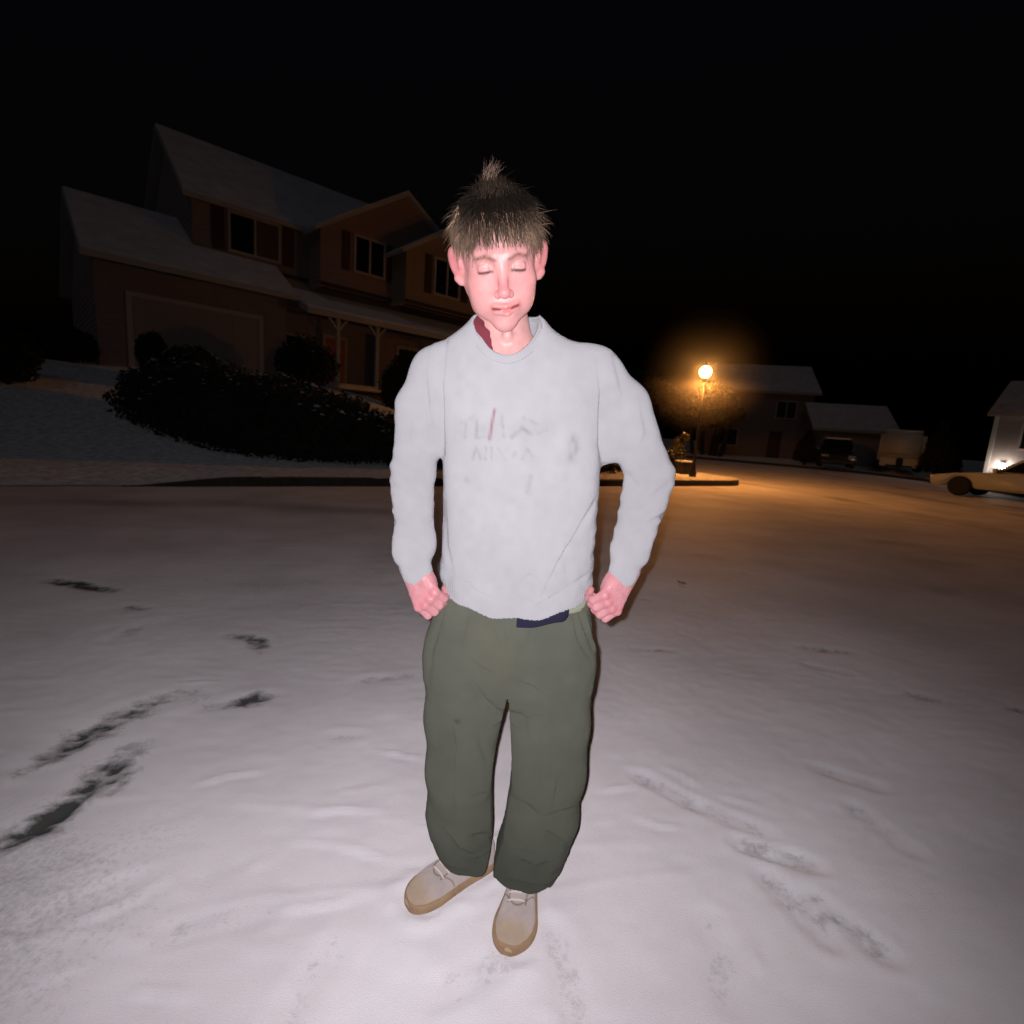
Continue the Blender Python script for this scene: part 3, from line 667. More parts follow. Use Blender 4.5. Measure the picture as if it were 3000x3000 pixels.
P_dark = mat("dark_paint", (.018, .018, .022), .25, coat=.6); P_white = mat("pale_paint", (.52, .53, .52), .35, coat=.4); P_blue = mat("blue_paint", (.03, .035, .06), .3, coat=.5)
p = at(2502, 1372, 29.5); car((float(p[0]), 29.8 + 1.6, .24), R(-118), P_dark, "dark parked car with snow on its roof, nose out in front of the garage house")
car((17.0, 17.0, 0.02), R(120), P_white, "pale parked car cut off by the right edge of the picture", L=4.9, W=1.8, kind='sedan', low_=.03, hl=1.6)
# camper trailer
p = at(2638, 1395, 30.0); T = empty("camper_trailer", (float(p[0]) + .5, 31.0, .22), R(-36), label="pale camper trailer with rounded corners parked right of the dark car", cat="trailer")
M_camp = mat("camper_skin", (.60, .55, .46), .45)
MB().box(-1.12, 1.12, -.0, 4.4, .42, 2.42).build("body", M_camp, T, bevel=.22, smooth=True, seg=4)
MB().box(-.95, -.15, -.05, .1, .30, .80).build("stone_guard", M_camp, T, bevel=.04); MB().box(.15, .95, -.05, .1, .30, .80).build("stone_guard", M_camp, T, bevel=.04)
MB().box(-1.0, 1.0, -.014, .03, 1.02, 1.10).build("trim_rail", M_trim, T, bevel=.005)
m = MB(); m.tube([(-.7, .1, .36), (0, -1.1, .36)], .05, 6); m.tube([(.7, .1, .36), (0, -1.1, .36)], .05, 6); m.tube([(0, -1.0, .36), (0, -1.0, .0)], .035, 6); m.build("tow_frame", M_metal, T)
MB().lathe([(.14, 0), (.15, .1), (.15, .42), (.05, .5)], 12, (0, -.3, .36)).build("gas_bottle", M_metal, T, smooth=True)
wheel(T, -1.0, 2.3, .32); wheel(T, 1.0, 2.3, .32)
MB().box(-.9, .9, .25, 4.15, 2.423, 2.50).build("snow_cover", M_snow, T, bevel=.03)
# an orange leaf on the snow
lf = gnd(1997, 1712); a = MB(); q = [(0, -.05, .012), (.03, -.015, .02), (.022, .02, .016), (0, .05, .03), (-.025, .018, .018), (-.03, -.018, .022)]
a.add([(0, 0, .012)] + q + [(0, 0, .008)] + [(x, y, z - .003) for x, y, z in q], [(0, i + 1, (i + 1) % 6 + 1) for i in range(6)] + [(7, (i + 1) % 6 + 8, i + 8) for i in range(6)] + [(i + 1, i + 8, (i + 1) % 6 + 8, (i + 1) % 6 + 1) for i in range(6)])
lo = a.build("leaf", mat("dry_leaf", (.35, .12, .05), .8)); lo.location = (lf[0], lf[1], .0); lo.rotation_euler = (0, 0, .8); lo.scale = (1, 1, 1); tag(lo, "dry orange-brown leaf lying on the snow right of the person", "leaf")

# ------------------------------------------------------------------ the person: distance fields turned into meshes
def smin(a, b, k):
    if k <= 0: return np.minimum(a, b)
    h = np.maximum(k - np.abs(a - b), 0) / k; return np.minimum(a, b) - h * h * k * .25
class Field:
    def __init__(s, lo, hi, h):
        s.h = h; s.lo = np.array(lo, float); n = np.ceil((np.array(hi) - lo) / h).astype(int) + 1
        s.ax = [(s.lo[k] + h * np.arange(n[k])).astype(np.float32) for k in range(3)]; s.F = np.full(n, 1.0, np.float32)
    def blk(s, lo, hi):
        return tuple(slice(int(np.searchsorted(s.ax[k], lo[k])), int(np.searchsorted(s.ax[k], hi[k])) + 1) for k in range(3))
    def add(s, prim, k=0.0, op='u'):
        fn, lo, hi = prim; pad = max(k, .012) + 2 * s.h
        sl = s.blk([l - pad for l in lo], [h_ + pad for h_ in hi])
        X = s.ax[0][sl[0]][:, None, None]; Y = s.ax[1][sl[1]][None, :, None]; Z = s.ax[2][sl[2]][None, None, :]
        if X.size == 0 or Y.size == 0 or Z.size == 0: return s
        d = fn(X, Y, Z); c = s.F[sl]
        s.F[sl] = smin(c, d, k) if op == 'u' else -smin(-c, d, k)
        return s
    def mesh(s):
        F = s.F; h = s.h; S = F < 0; nx, ny, nz = F.shape
        C = [S[a:nx - 1 + a, b:ny - 1 + b, c:nz - 1 + c] for a in (0, 1) for b in (0, 1) for c in (0, 1)]
        tot = sum(c.astype(np.int8) for c in C); act = (tot > 0) & (tot < 8); idx = np.argwhere(act)
        ids = np.full(act.shape, -1, np.int32); ids[act] = np.arange(len(idx))
        off = np.array([(a, b, c) for a in (0, 1) for b in (0, 1) for c in (0, 1)])
        G = np.stack([F[idx[:, 0] + o[0], idx[:, 1] + o[1], idx[:, 2] + o[2]] for o in off], 1)
        P = np.zeros((len(idx), 3)); N = np.zeros(len(idx))
        for i in range(8):
            for j in range(i + 1, 8):
                if np.abs(off[i] - off[j]).sum() != 1: continue
                a, b = G[:, i], G[:, j]; m = (a < 0) != (b < 0); t = np.where(m, a / np.where(m, a - b, 1), 0)
                P += np.where(m[:, None], off[i] + t[:, None] * (off[j] - off[i]), 0); N += m
        V = s.lo + h * (idx + P / N[:, None]); Q = []
        for ax in range(3):
            b, c = (ax + 1) % 3, (ax + 2) % 3
            A0 = [slice(None)] * 3; A1 = [slice(None)] * 3; A0[ax] = slice(0, -1); A1[ax] = slice(1, None)
            ch = S[tuple(A0)] != S[tuple(A1)]; e = np.argwhere(ch); e = e[(e[:, b] > 0) & (e[:, c] > 0) & (e[:, b] < F.shape[b] - 1) & (e[:, c] < F.shape[c] - 1)]
            def cell(db, dc):
                q = e.copy(); q[:, b] += db; q[:, c] += dc; return ids[q[:, 0], q[:, 1], q[:, 2]]
            q = np.stack([cell(-1, -1), cell(0, -1), cell(0, 0), cell(-1, 0)], 1)
            ins = S[e[:, 0], e[:, 1], e[:, 2]]; q = np.where(ins[:, None], q, q[:, ::-1]); Q.append(q)
        Q = np.concatenate(Q); return V, Q[(Q >= 0).all(1)]
def vnormals(V, F):
    n = np.cross(V[F[:, 2]] - V[F[:, 0]], V[F[:, 3]] - V[F[:, 1]]); N = np.zeros_like(V)
    for k in range(4): np.add.at(N, F[:, k], n)
    return N / np.maximum(np.linalg.norm(N, axis=1), 1e-9)[:, None]
def relax(V, F, it=1):
    for _ in range(it):
        A_ = np.zeros_like(V); c = np.zeros(len(V))
        for k in range(4):
            for q in (1, 3): np.add.at(A_, F[:, k], V[F[:, (k + q) % 4]]); np.add.at(c, F[:, k], 1)
        V = .5 * V + .5 * A_ / np.maximum(c, 1)[:, None]
    return V
def cone(a, b, ra, rb=None, sy=1.0):
    rb = ra if rb is None else rb; a = np.array(a, float); b = np.array(b, float); r = max(ra, rb) * max(1, sy)
    def fn(X, Y, Z):
        if sy != 1.0: Y = a[1] + (Y - a[1]) / sy
        bb = b.copy(); bb[1] = a[1] + (b[1] - a[1]) / sy
        ba = bb - a; px, py, pz = X - a[0], Y - a[1], Z - a[2]
        h = np.clip((px * ba[0] + py * ba[1] + pz * ba[2]) / max(ba.dot(ba), 1e-9), 0, 1)
        return np.sqrt((px - h * ba[0]) ** 2 + (py - h * ba[1]) ** 2 + (pz - h * ba[2]) ** 2) - (ra + (rb - ra) * h)
    return fn, np.minimum(a, b) - r, np.maximum(a, b) + r
def ell(c, r, rot=None):
    c = np.array(c, float); r = np.array(r, float); Rm = np.array(Euler(rot).to_matrix()).T if rot else np.eye(3); m = r.max()
    def fn(X, Y, Z):
        x, y, z = X - c[0], Y - c[1], Z - c[2]
        u = [Rm[i, 0] * x + Rm[i, 1] * y + Rm[i, 2] * z for i in range(3)]
        k0 = np.sqrt(sum((u[i] / r[i]) ** 2 for i in range(3))); k1 = np.sqrt(sum((u[i] / r[i] ** 2) ** 2 for i in range(3)))
        return k0 * (k0 - 1) / np.maximum(k1, 1e-6)
    return fn, c - m, c + m
def loft(T, n=2.4):
    """rows (z, cx, a, cy, b)"""
    T = np.array(sorted(T), float); z0, z1 = T[0, 0], T[-1, 0]
    def fn(X, Y, Z):
        I = lambda k: np.interp(Z.ravel(), T[:, 0], T[:, k]).reshape(Z.shape).astype(np.float32)
        a, b = I(2), I(4); q = (np.abs((X - I(1)) / a) ** n + np.abs((Y - I(3)) / b) ** n) ** (1 / n)
        d = (q - 1) * np.minimum(a, b); return np.maximum(d, np.maximum(z0 - Z, Z - z1))
    return fn, np.array([(T[:, 1] - T[:, 2]).min(), (T[:, 3] - T[:, 4]).min(), z0]), np.array([(T[:, 1] + T[:, 2]).max(), (T[:, 3] + T[:, 4]).max(), z1])
def strokes(V, N, S, front=-.1):
    """dents and folds laid along measured lines; (points px, width px, depth m)"""
    px, py = proj(V); out = np.zeros(len(V)); f = N[:, 1] < front
    for pts, wd, dp in S:
        d, t, sd = seg_dist(px, py, pts); out += np.where(f, dp * np.exp(-(d / wd) ** 2) * np.sin(np.clip(t, .06, .94) * math.pi) ** .5, 0)
    return V + N * out[:, None]

PER = empty("person", (0.03, 1.27, 0), 0, label="young person in grey sweatshirt and olive trousers standing on the snow, fists at hips", cat="person")
PO = np.array([0.03, 1.27, 0.0])
def pmesh(name, V, F, m, parent=PER, colr=None): return npmesh(name, V - PO, F, m, parent, True, colr)

M_skin = mat("skin", (1, 1, 1), 0.5, var=.12, vs=45, bump=.06, bs=420, attr="col", sss=.05, spec=.35)
def cloth(name, c, var, bs, bump, attr=None):
    m = mat(name, c, .95, var=var, vs=14, bump=bump, bs=bs, spec=.15, attr=attr)
    return m
M_sweat = cloth("sweatshirt_fleece", (1, 1, 1), .05, 420, .35, "col")
M_trou = cloth("olive_cotton", (1, 1, 1), .10, 500, .3, "col")
M_under = cloth("maroon_cotton", (.11, .02, .03), .1, 400, .3)
M_navy = cloth("navy_cotton", (.011, .011, .026), .1, 400, .3)

# --- head (built round its own centre, then tilted into place)
HS = 1.03; HCEN = np.array([-.062, 1.118, 1.652])
HR = Matrix.Rotation(R(-7), 3, 'Y') @ Matrix.Rotation(R(29), 3, 'X') @ Matrix.Rotation(R(4), 3, 'Z')
HRn = np.array(HR)
def hw(P): return HCEN + HS * (np.atleast_2d(P) @ HRn.T)
def head():
    h = .0019; f = Field((-.115, -.14, -.15), (.115, .125, .145), h)
    f.add(ell((0, .018, .035), (.0765, .094, .086)))
    f.add(ell((0, -.030, -.016), (.059, .060, .078)), .03)
    for s in (-1, 1):
        f.add(cone((s * .046, -.004, -.050), (s * .010, -.062, -.094), .022, .015), .028)
        f.add(ell((s * .043, -.055, -.022), (.020, .019, .017)), .022)
        f.add(cone((s * .012, -.083, .024), (s * .040, -.070, .026), .010, .008), .014)
        f.add(cone((s * .046, .03, -.03), (s * .034, .045, -.09), .030, .030), .03)
    f.add(cone((0, -.070, -.098), (0, -.066, -.098), .015), .020)
    for s in (-1, 1):
        f.add(ell((s * .031, -.097, .006), (.019, .016, .012)), .012, 's')
        f.add(ell((s * .031, -.0735, .004), (.0145, .0130, .0125)), .003)
        f.add(cone((s * .020, -.0885, .0005), (s * .042, -.084, -.0015), .0022), .002, 's')
        f.add(cone((s * .019, -.0875, .010), (s * .043, -.083, .008), .0018), .002, 's')
    f.add(cone((0, -.083, .014), (0, -.104, -.030), .0068, .0095), .012)
    f.add(ell((0, -.107, -.033), (.0105, .010, .009)), .008)
    for s in (-1, 1):
        f.add(ell((s * .0115, -.098, -.037), (.0075, .009, .0075)), .005)
        f.add(ell((s * .006, -.103, -.0435), (.0032, .0045, .003)), .003, 's')
    # mouth: a lopsided half-open smile
    f.add(ell((.001, -.079, -.066), (.026, .0135, .016)), .016)
    f.add(cone((-.020, -.090, -.060), (.002, -.0965, -.0605), .0026, .0032), .006); f.add(cone((.002, -.0965, -.0605), (.024, -.088, -.0585), .0032, .0024), .006)
    f.add(cone((-.017, -.089, -.0715), (.004, -.0955, -.074), .0030, .0038), .006); f.add(cone((.004, -.0955, -.074), (.023, -.086, -.0665), .0038, .0024), .006)
    f.add(cone((-.023, -.094, -.0655), (.004, -.102, -.067), .0014, .0030), .002, 's'); f.add(cone((.004, -.102, -.067), (.027, -.091, -.0615), .0032, .0016), .002, 's')
    for s in (-1, 1): f.add(ell((s * .036, -.050, -.054), (.024, .026, .032)), .026)
    # ears
    for s in (-1, 1):
        rot = (R(-4), R(s * 7), R(s * -42))
        f.add(ell((s * .086, .016, .004), (.0085, .021, .026), rot), .006); f.add(ell((s * .083, .014, -.012), (.008, .015, .022), rot), .010)
        f.add(cone((s * .086, .012, -.030), (s * .080, .008, -.036), .007), .006)
        f.add(ell((s * .091, .004, .005), (.0062, .013, .021), rot), .004, 's')
        f.add(cone((s * .078, .0, -.006), (s * .079, .0, .004), .004), .003)
    V, F = f.mesh(); V = relax(V, F, 1)
    return V, F
HV, HF = head()
x, y, z = HV.T
base = np.array([.385, .185, .180]); red = np.array([.37, .115, .125]); cc = np.tile(base, (len(HV), 1))
def blend(cc, c, w_): return cc * (1 - w_[:, None]) + np.array(c) * w_[:, None]
g3 = lambda cx, cy, cz, r: np.exp(-(((x - cx) ** 2 + (y - cy) ** 2 + (z - cz) ** 2) / r ** 2))
cc = blend(cc, red, .75 * np.clip(g3(0, -.105, -.030, .020) + g3(.095, .015, 0, .04) + g3(-.095, .015, 0, .04), 0, 1))
cc = blend(cc, (.39, .150, .150), .5 * np.clip(g3(.045, -.065, -.02, .026) + g3(-.045, -.065, -.02, .026), 0, 1))
d1, _, _ = seg_dist(x, z, [(-.022, -.0650), (.003, -.067), (.026, -.0615)])
cc = blend(cc, (.34, .09, .095), np.clip(.9 * np.exp(-(d1 / .0060) ** 2), 0, 1) * (y < -.078))
cc = blend(cc, (.07, .015, .015), np.exp(-(d1 / .0026) ** 2) * (y < -.075) * (y > -.094))
for s in (-1, 1):
    d2, _, _ = seg_dist(x, z, [(s * .019, .0005), (s * .043, -.002)]); cc = blend(cc, (.03, .015, .012), np.exp(-(d2 / .0026) ** 2) * (y < -.07))
    d2, _, _ = seg_dist(x, z, [(s * .014, .0215), (s * .030, .027), (s * .046, .022)]); cc = blend(cc, (.07, .035, .022), .9 * np.exp(-(d2 / .0042) ** 2) * (y < -.05) * (.8 + .3 * vnoise(HV * 500)))
# --- neck, trunk and limbs under the clothes
def add_mesh(L, V, F, C): L[0].append(V); L[1].append(F + sum(len(q) for q in L[0][:-1])); L[2].append(C)
BL = [[], [], []]; add_mesh(BL, hw(HV), HF, cc)
f = Field((-.25, 1.02, 1.30), (.18, 1.36, 1.66), .004)
nb = hw([(0, .038, -.085)])[0]; nc = np.array([-.032, 1.195, 1.45])
f.add(cone(nb, nc, .053, .064)); f.add(cone(nc, (-.03, 1.2, 1.38), .062, .10, .8), .04)
f.add(cone((-.15, 1.2, 1.44), (.09, 1.2, 1.45), .042), .05)
j = hw([(0, -.01, -.10)])[0]; f.add(cone(j, j + np.array([.0, .03, -.05]), .028, .02), .02)
for s in (-1, 1): f.add(cone(nb + np.array([s * .035, -.01, .0]), (-.034 + s * .015, 1.128, 1.455), .011, .010), .014)
f.add(ell((-.036, 1.128, 1.51), (.010, .010, .014)), .012)
for s in (-1, 1): f.add(cone((-.034 + s * .02, 1.125, 1.448), (-.034 + s * .09, 1.15, 1.462), .012), .014)
NV, NF = f.mesh(); NV = relax(NV, NF, 2); nc_ = np.tile(np.array([.40, .21, .20]), (len(NV), 1)); add_mesh(BL, NV, NF, nc_)
f = Field((-.30, 1.03, .08), (.38, 1.42, 1.42), .008)
f.add(loft([(.72, .02, .150, 1.25, .085), (.95, .02, .130, 1.24, .085), (1.10, .018, .125, 1.23, .082), (1.30, .0, .145, 1.215, .085), (1.42, -.02, .10, 1.20, .06)]))
for a, b, c in (((-.07, 1.25, .80), (-.085, 1.24, .42), (-.052, 1.30, .12)), ((.10, 1.25, .80), (.135, 1.235, .42), (.105, 1.29, .12))):
    f.add(cone(a, b, .072, .05), .05); f.add(cone(b, c, .05, .034), .02)
for a, b, c in (((-.16, 1.2, 1.40), at(1207, 1385, 1.24), at(1216, 1640, 1.17)), ((.11, 1.2, 1.40), at(1905, 1395, 1.235), at(1838, 1650, 1.17))):
    a = np.array(a); b = np.array(b); m_ = (a + b) / 2 + np.array([(-.018 if b[0] < 0 else .020), 0, .03]); f.add(cone(a, m_, .036, .034), .03); f.add(cone(m_, b, .034, .030), .02); f.add(cone(b, c, .030, .024), .01)
TV, TF = f.mesh(); add_mesh(BL, TV, TF, np.tile(np.array([.60, .32, .30]), (len(TV), 1)))
# --- hands: loose fists, back of the hand to the camera
def hand(wrist, knk, thumb, roll):
    """local x = thumb side, y = palm side, z = towards the knuckles"""
    h = .0016; f = Field((-.062, -.035, -.045), (.066, .085, .135), h)
    xs = (.028, .0095, -.0095, -.027); ln = (.083, .086, .081, .073)
    for xi, l in zip(xs, ln):
        f.add(cone((xi * .45, 0, -.01), (xi, -.004, l), .0175, .0115), .012)
    f.add(cone((0, .004, -.04), (0, .004, 0), .026, .024), .02); f.add(ell((-.018, .014, .035), (.016, .014, .034)), .014); f.add(ell((.020, .016, .028), (.018, .016, .028)), .014)
    for i, (xi, l) in enumerate(zip(xs, ln)):
        k1 = (xi, -.004, l); p1 = (xi * .98, .014 + .002 * i, l + .026 - .002 * i); p2 = (xi * .92, .041, l + .018); p3 = (xi * .88, .050, l - .004)
        f.add(cone(k1, p1, .0105, .0094), .005); f.add(cone(p1, p2, .0094, .0086), .003); f.add(cone(p2, p3, .0084, .0074), .003)
        f.add(ell((xi, -.010, l + .001), (.0085, .0065, .0085)), .006)
    f.add(cone((.018, .010, .018), (.040, .020, .046), .0145, .0125), .012); f.add(cone((.040, .020, .046), (.041, .033, .070), .0118, .0104), .004); f.add(cone((.041, .033, .070), (.028, .044, .090), .0102, .0080), .003)
    V, F = f.mesh(); V = relax(V, F, 1)
    x, y, z = V.T; c = np.tile(np.array([.35, .155, .170]), (len(V), 1))
    kn = sum(np.exp(-(((x - xi) ** 2 + (z - l) ** 2 + (y + .01) ** 2) / .011 ** 2)) for xi, l in zip(xs, ln)); c = blend(c, (.34, .105, .12), np.clip(kn, 0, 1) * .7)
    c = blend(c, (.32, .08, .09), sstep(.02, .06, y) * .5)
    V = V + vnormals(V, F) * (.0006 * vnoise(V * 160))[:, None] + vnormals(V, F) * np.where(y < 0, -.0008 * np.abs(np.sin(z * 700)) * kn, 0)[:, None]
    if thumb < 0: V = V * np.array([-1, 1, 1]); F = F[:, ::-1]
    zd = Vector(knk) - Vector(wrist); zd.normalize(); yd = Vector((0, 1, 0)); yd = (yd - zd * yd.dot(zd)).normalized(); yd = Matrix.Rotation(roll, 3, zd) @ yd
    xd = yd.cross(zd); M_ = np.array([xd, yd, zd]).T
    return np.array(wrist) + V @ M_.T, F, c
hv = hand(at(1212, 1668, 1.165), at(1262, 1772, 1.135), 1, R(14)); add_mesh(BL, *hv)
hv = hand(at(1832, 1682, 1.165), at(1768, 1792, 1.125), -1, R(-22)); add_mesh(BL, *hv)
pmesh("body", np.concatenate(BL[0]), np.concatenate(BL[1]), M_skin, colr=np.concatenate(BL[2]))

# --- hair
def hair():
    r = np.random.default_rng(5); V = []; F = []; Cc = []; ctr = np.array([0, .022, .036]); rad = np.array([.0775, .094, .0865])
    # a close cap so no scalp shows
    f = Field((-.11, -.12, -.07), (.11, .14, .16), .003); f.add(ell(ctr + (0, .002, .004), rad + .0035))
    def cut(X, Y, Z): return (Z - (.030 + .050 * np.clip((-Y + .03) / .10, 0, 1) ** 1.2 - .085 * np.clip((Y - .01) / .07, 0, 1) + X * 0)) * .8
    f.F = np.maximum(f.F, -cut(f.ax[0][:, None, None], f.ax[1][None, :, None], f.ax[2][None, None, :])).astype(np.float32)
    cv, cf = f.mesh(); capn = len(cv)
    def strand(p0, d0, L_, rr, c, grav=.5, lift=.006, seg=6, free=False, curl=0.):
        n0 = (p0 - ctr) / rad ** 2; n0 /= np.linalg.norm(n0); d = d0 - n0 * d0.dot(n0) * (0 if free else 1); d /= np.linalg.norm(d) + 1e-9
        P = [p0]; p = p0.copy()
        for k in range(seg):
            t = (k + 1) / seg; d = d + np.array([0, 0, -grav / seg]) + r.normal(size=3) * .05; d /= np.linalg.norm(d)
            p = p + d * L_ / seg
            if not free:
                q = (p - ctr) / (rad + lift * (.5 + t)); nq = np.linalg.norm(q)
                if nq < 1 or k < seg * .6: p = ctr + (p - ctr) / nq
            P.append(p.copy())
        s = sum(len(a) for a in V); P = np.array(P); T_ = np.gradient(P, axis=0); T_ /= np.linalg.norm(T_, axis=1)[:, None] + 1e-9
        a = np.cross(T_, n0 + np.array([.01, .02, 0])); a /= np.linalg.norm(a, axis=1)[:, None] + 1e-9; b = np.cross(T_, a)
        w_ = rr * np.sin(np.clip(np.linspace(.35, 1.02, len(P)), 0, 1) * math.pi).clip(.06, 1)[:, None]
        V.append(np.stack([P + a * w_, P - a * w_ * .5 + b * w_ * .6, P - a * w_ * .5 - b * w_ * .6], 1).reshape(-1, 3)); Cc.append(np.tile(c, (len(P) * 3, 1)))
        m = len(P)
        F.append(np.array([(s + i * 3 + k, s + i * 3 + (k + 1) % 3, s + (i + 1) * 3 + (k + 1) % 3, s + (i + 1) * 3 + k) for i in range(m - 1) for k in range(3)]))
    for i in range(9000):
        v = r.normal(size=3); v /= np.linalg.norm(v)
        if v[2] < -.15: continue
        p = ctr + v * (rad + .003)
        hl = .026 + .050 * np.clip((-p[1] + .03) / .10, 0, 1) ** 1.2 - .075 * np.clip((p[1] - .01) / .07, 0, 1)
        if p[2] < hl: continue
        crown = np.array([0.0, .05, .12]); d = p - crown; d[1] -= .03; d = d + r.normal(size=3) * .03
        front = np.clip((-p[1]) / .06, 0, 1); side = np.clip(abs(p[0]) / .07, 0, 1)
        L_ = (.045 + .028 * front) * r.uniform(.7, 1.2) * (1 - .45 * side * (p[2] < .05))
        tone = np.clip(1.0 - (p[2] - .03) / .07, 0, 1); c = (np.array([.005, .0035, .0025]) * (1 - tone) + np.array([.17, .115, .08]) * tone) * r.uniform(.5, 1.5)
        strand(p, d, L_, .00075 * r.uniform(.6, 1.4), c, .55, .006 + .006 * r.uniform(0, 1) ** 2)
    for i in range(1100):
        v = r.normal(size=3); v[2] = abs(v[2]) * .9 + .05; v /= np.linalg.norm(v); p = ctr + v * (rad + .004)
        if p[2] < .055 + .03 * (p[1] < -.03): continue
        d = p - np.array([0, .05, .12]); d = d / np.linalg.norm(d) + v * r.uniform(.1, .75 - .4 * abs(v[0])) + r.normal(size=3) * .28
        tone = np.clip(1.0 - (p[2] - .03) / .07, 0, 1); strand(p, d, r.uniform(.022, .05), .0007, (np.array([.007, .005, .0035]) * (1 - tone) + np.array([.17, .11, .075]) * tone) * r.uniform(.5, 2.0), .6, 0, free=True)
    # fringe falling on the forehead
    for i in range(1000):
        a = r.uniform(-1, 1); p = ctr + np.array([a * .052, -math.sqrt(max(0, 1 - (a * .68) ** 2)) * .076, .050 + r.uniform(-.006, .022)])
        q = (p - ctr) / (rad + .003); p = ctr + (p - ctr) / np.linalg.norm(q)
        cl = round(a * 7) / 7; dr = np.array([(cl - a) * .5 + .18 * math.sin(cl * 9), -.25, -1.0]) + r.normal(size=3) * .07
        c = np.array([.19, .115, .08]) * r.uniform(.3, 1.5)
        strand(p, dr, .038 + .026 * abs(math.sin(cl * 5)) + r.uniform(-.024, .014), .0006, c, .1, .005)
    # the tuft standing up at the crown, and the lock sticking out at the side
    for i in range(800):
        ph = r.uniform(0, 6.28); rr_ = .060 * math.sqrt(r.uniform(0, 1)); p = np.array([rr_ * math.cos(ph) - .008, rr_ * math.sin(ph), 0]); p = ctr + np.array([p[0], p[1], .088 * math.sqrt(max(.05, 1 - (p[0] / .078) ** 2 - (p[1] / .095) ** 2))]); dr = np.array([-.012 - p[0] * 9 + r.normal() * .26, -.2 - (p[1] - .01) * 6 + r.normal() * .22, 1.0])
        strand(p, dr, r.uniform(.012, .024) + .022 * math.exp(-((p[0] - ctr[0] + .012) / .016) ** 2) * r.uniform(.3, 1), .0011, np.array([.013, .008, .005]) * r.uniform(.4, 2.2), 0.15, 0, free=True)
    for i in range(46):
        p = ctr + np.array([-.012 + r.normal() * .006, -.02 + r.normal() * .006, .100]); dr = np.array([.35 + r.normal() * .12, -.1, 1.0]); strand(p, dr, r.uniform(.022, .040), .0009, np.array([.10, .065, .05]) * r.uniform(.6, 1.4), .9, 0, free=True)
    for i in range(44):
        p = ctr + np.array([-.070, -.01 + r.normal() * .012, .045 + r.normal() * .010]); dr = np.array([-.50 + r.normal() * .22, -.15, -.75 + r.normal() * .2])
        strand(p, dr, r.uniform(.02, .045), .0010, np.array([.20, .13, .085]) * r.uniform(.6, 1.4), .1, 0, free=True)
    hv_ = np.concatenate(V); hf = np.concatenate(F) + capn; tone = np.clip(1 - (cv[:, 2] - .03) / .07, 0, 1)[:, None]
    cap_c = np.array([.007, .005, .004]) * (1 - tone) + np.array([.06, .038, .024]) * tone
    return np.concatenate([cv, hv_]), np.concatenate([cf, hf]), np.concatenate([cap_c, np.concatenate(Cc)])
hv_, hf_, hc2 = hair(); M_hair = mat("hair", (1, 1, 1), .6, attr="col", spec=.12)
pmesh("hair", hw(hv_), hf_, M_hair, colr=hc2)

# --- undershirt showing at the neck and the hip
f = Field((-.16, 1.03, 1.36), (.09, 1.34, 1.62), .004)
f.add(cone((-.050, 1.165, 1.545), (-.036, 1.185, 1.40), .066, .085))
f.add(cone((-.024, 1.13, 1.62), (-.024, 1.17, 1.40), .064, .062), .004, 's')
f.F = np.maximum(f.F, (f.ax[2][None, None, :] - (1.555 + 0 * f.ax[0][:, None, None]) - .55 * (f.ax[1][None, :, None] - 1.18)) * .8).astype(np.float32)
uv, uf = f.mesh(); us = pmesh("undershirt", relax(uv, uf, 2), uf, M_under)

# --- sweatshirt
h = .0042; f = Field((-.31, 1.02, .86), (.43, 1.40, 1.60), h)
f.add(loft([(.86, .022, .172, 1.235, .134), (.915, .022, .176, 1.235, .137), (.955, .021, .187, 1.235, .140), (1.0, .021, .186, 1.235, .140), (1.10, .020, .184, 1.23, .134), (1.25, .014, .184, 1.21, .128), (1.36, .0, .182, 1.20, .120),
            (1.43, -.016, .165, 1.195, .105), (1.49, -.03, .130, 1.188, .088), (1.53, -.036, .094, 1.19, .078), (1.553, -.036, .082, 1.20, .072), (1.568, -.036, .068, 1.21, .058)]))
lA, lM, lB, lC = at(1284, 1096, 1.20), at(1232, 1195, 1.215), at(1207, 1385, 1.24), at(1213, 1612, 1.175)
rA, rM, rB, rC = at(1738, 1098, 1.20), at(1822, 1195, 1.215), at(1905, 1395, 1.235), at(1845, 1622, 1.18)
f.add(cone((-.10, 1.19, 1.478), lA, .045, .054), .04); f.add(cone((.03, 1.19, 1.488), rA, .045, .056), .04)
f.add(cone(lA, lM, .054, .053), .04); f.add(cone((-.12, 1.2, 1.40), at(1264, 1282, 1.215), .07, .040), .03); f.add(cone(lM, lB, .054, .0485), .02); f.add(cone(lB, lC, .049, .047), .012)
f.add(cone(rA, rM, .056, .059), .04); f.add(cone((.09, 1.2, 1.40), at(1790, 1300, 1.215), .07, .044), .03); f.add(cone(rM, rB, .062, .053), .02); f.add(cone(rB, rC, .053, .043), .012)
f.add(cone(lC + (0, 0, .012), lC + (0.0, -.006, -.012), .047, .036), .01); f.add(cone(lC, at(1218, 1668, 1.16), .037, .035), .004)
f.add(cone(rC + (.004, 0, .006), rC + (-.008, -.004, -.008), .044, .034), .01); f.add(cone(rC, at(1826, 1678, 1.16), .035, .033), .004)
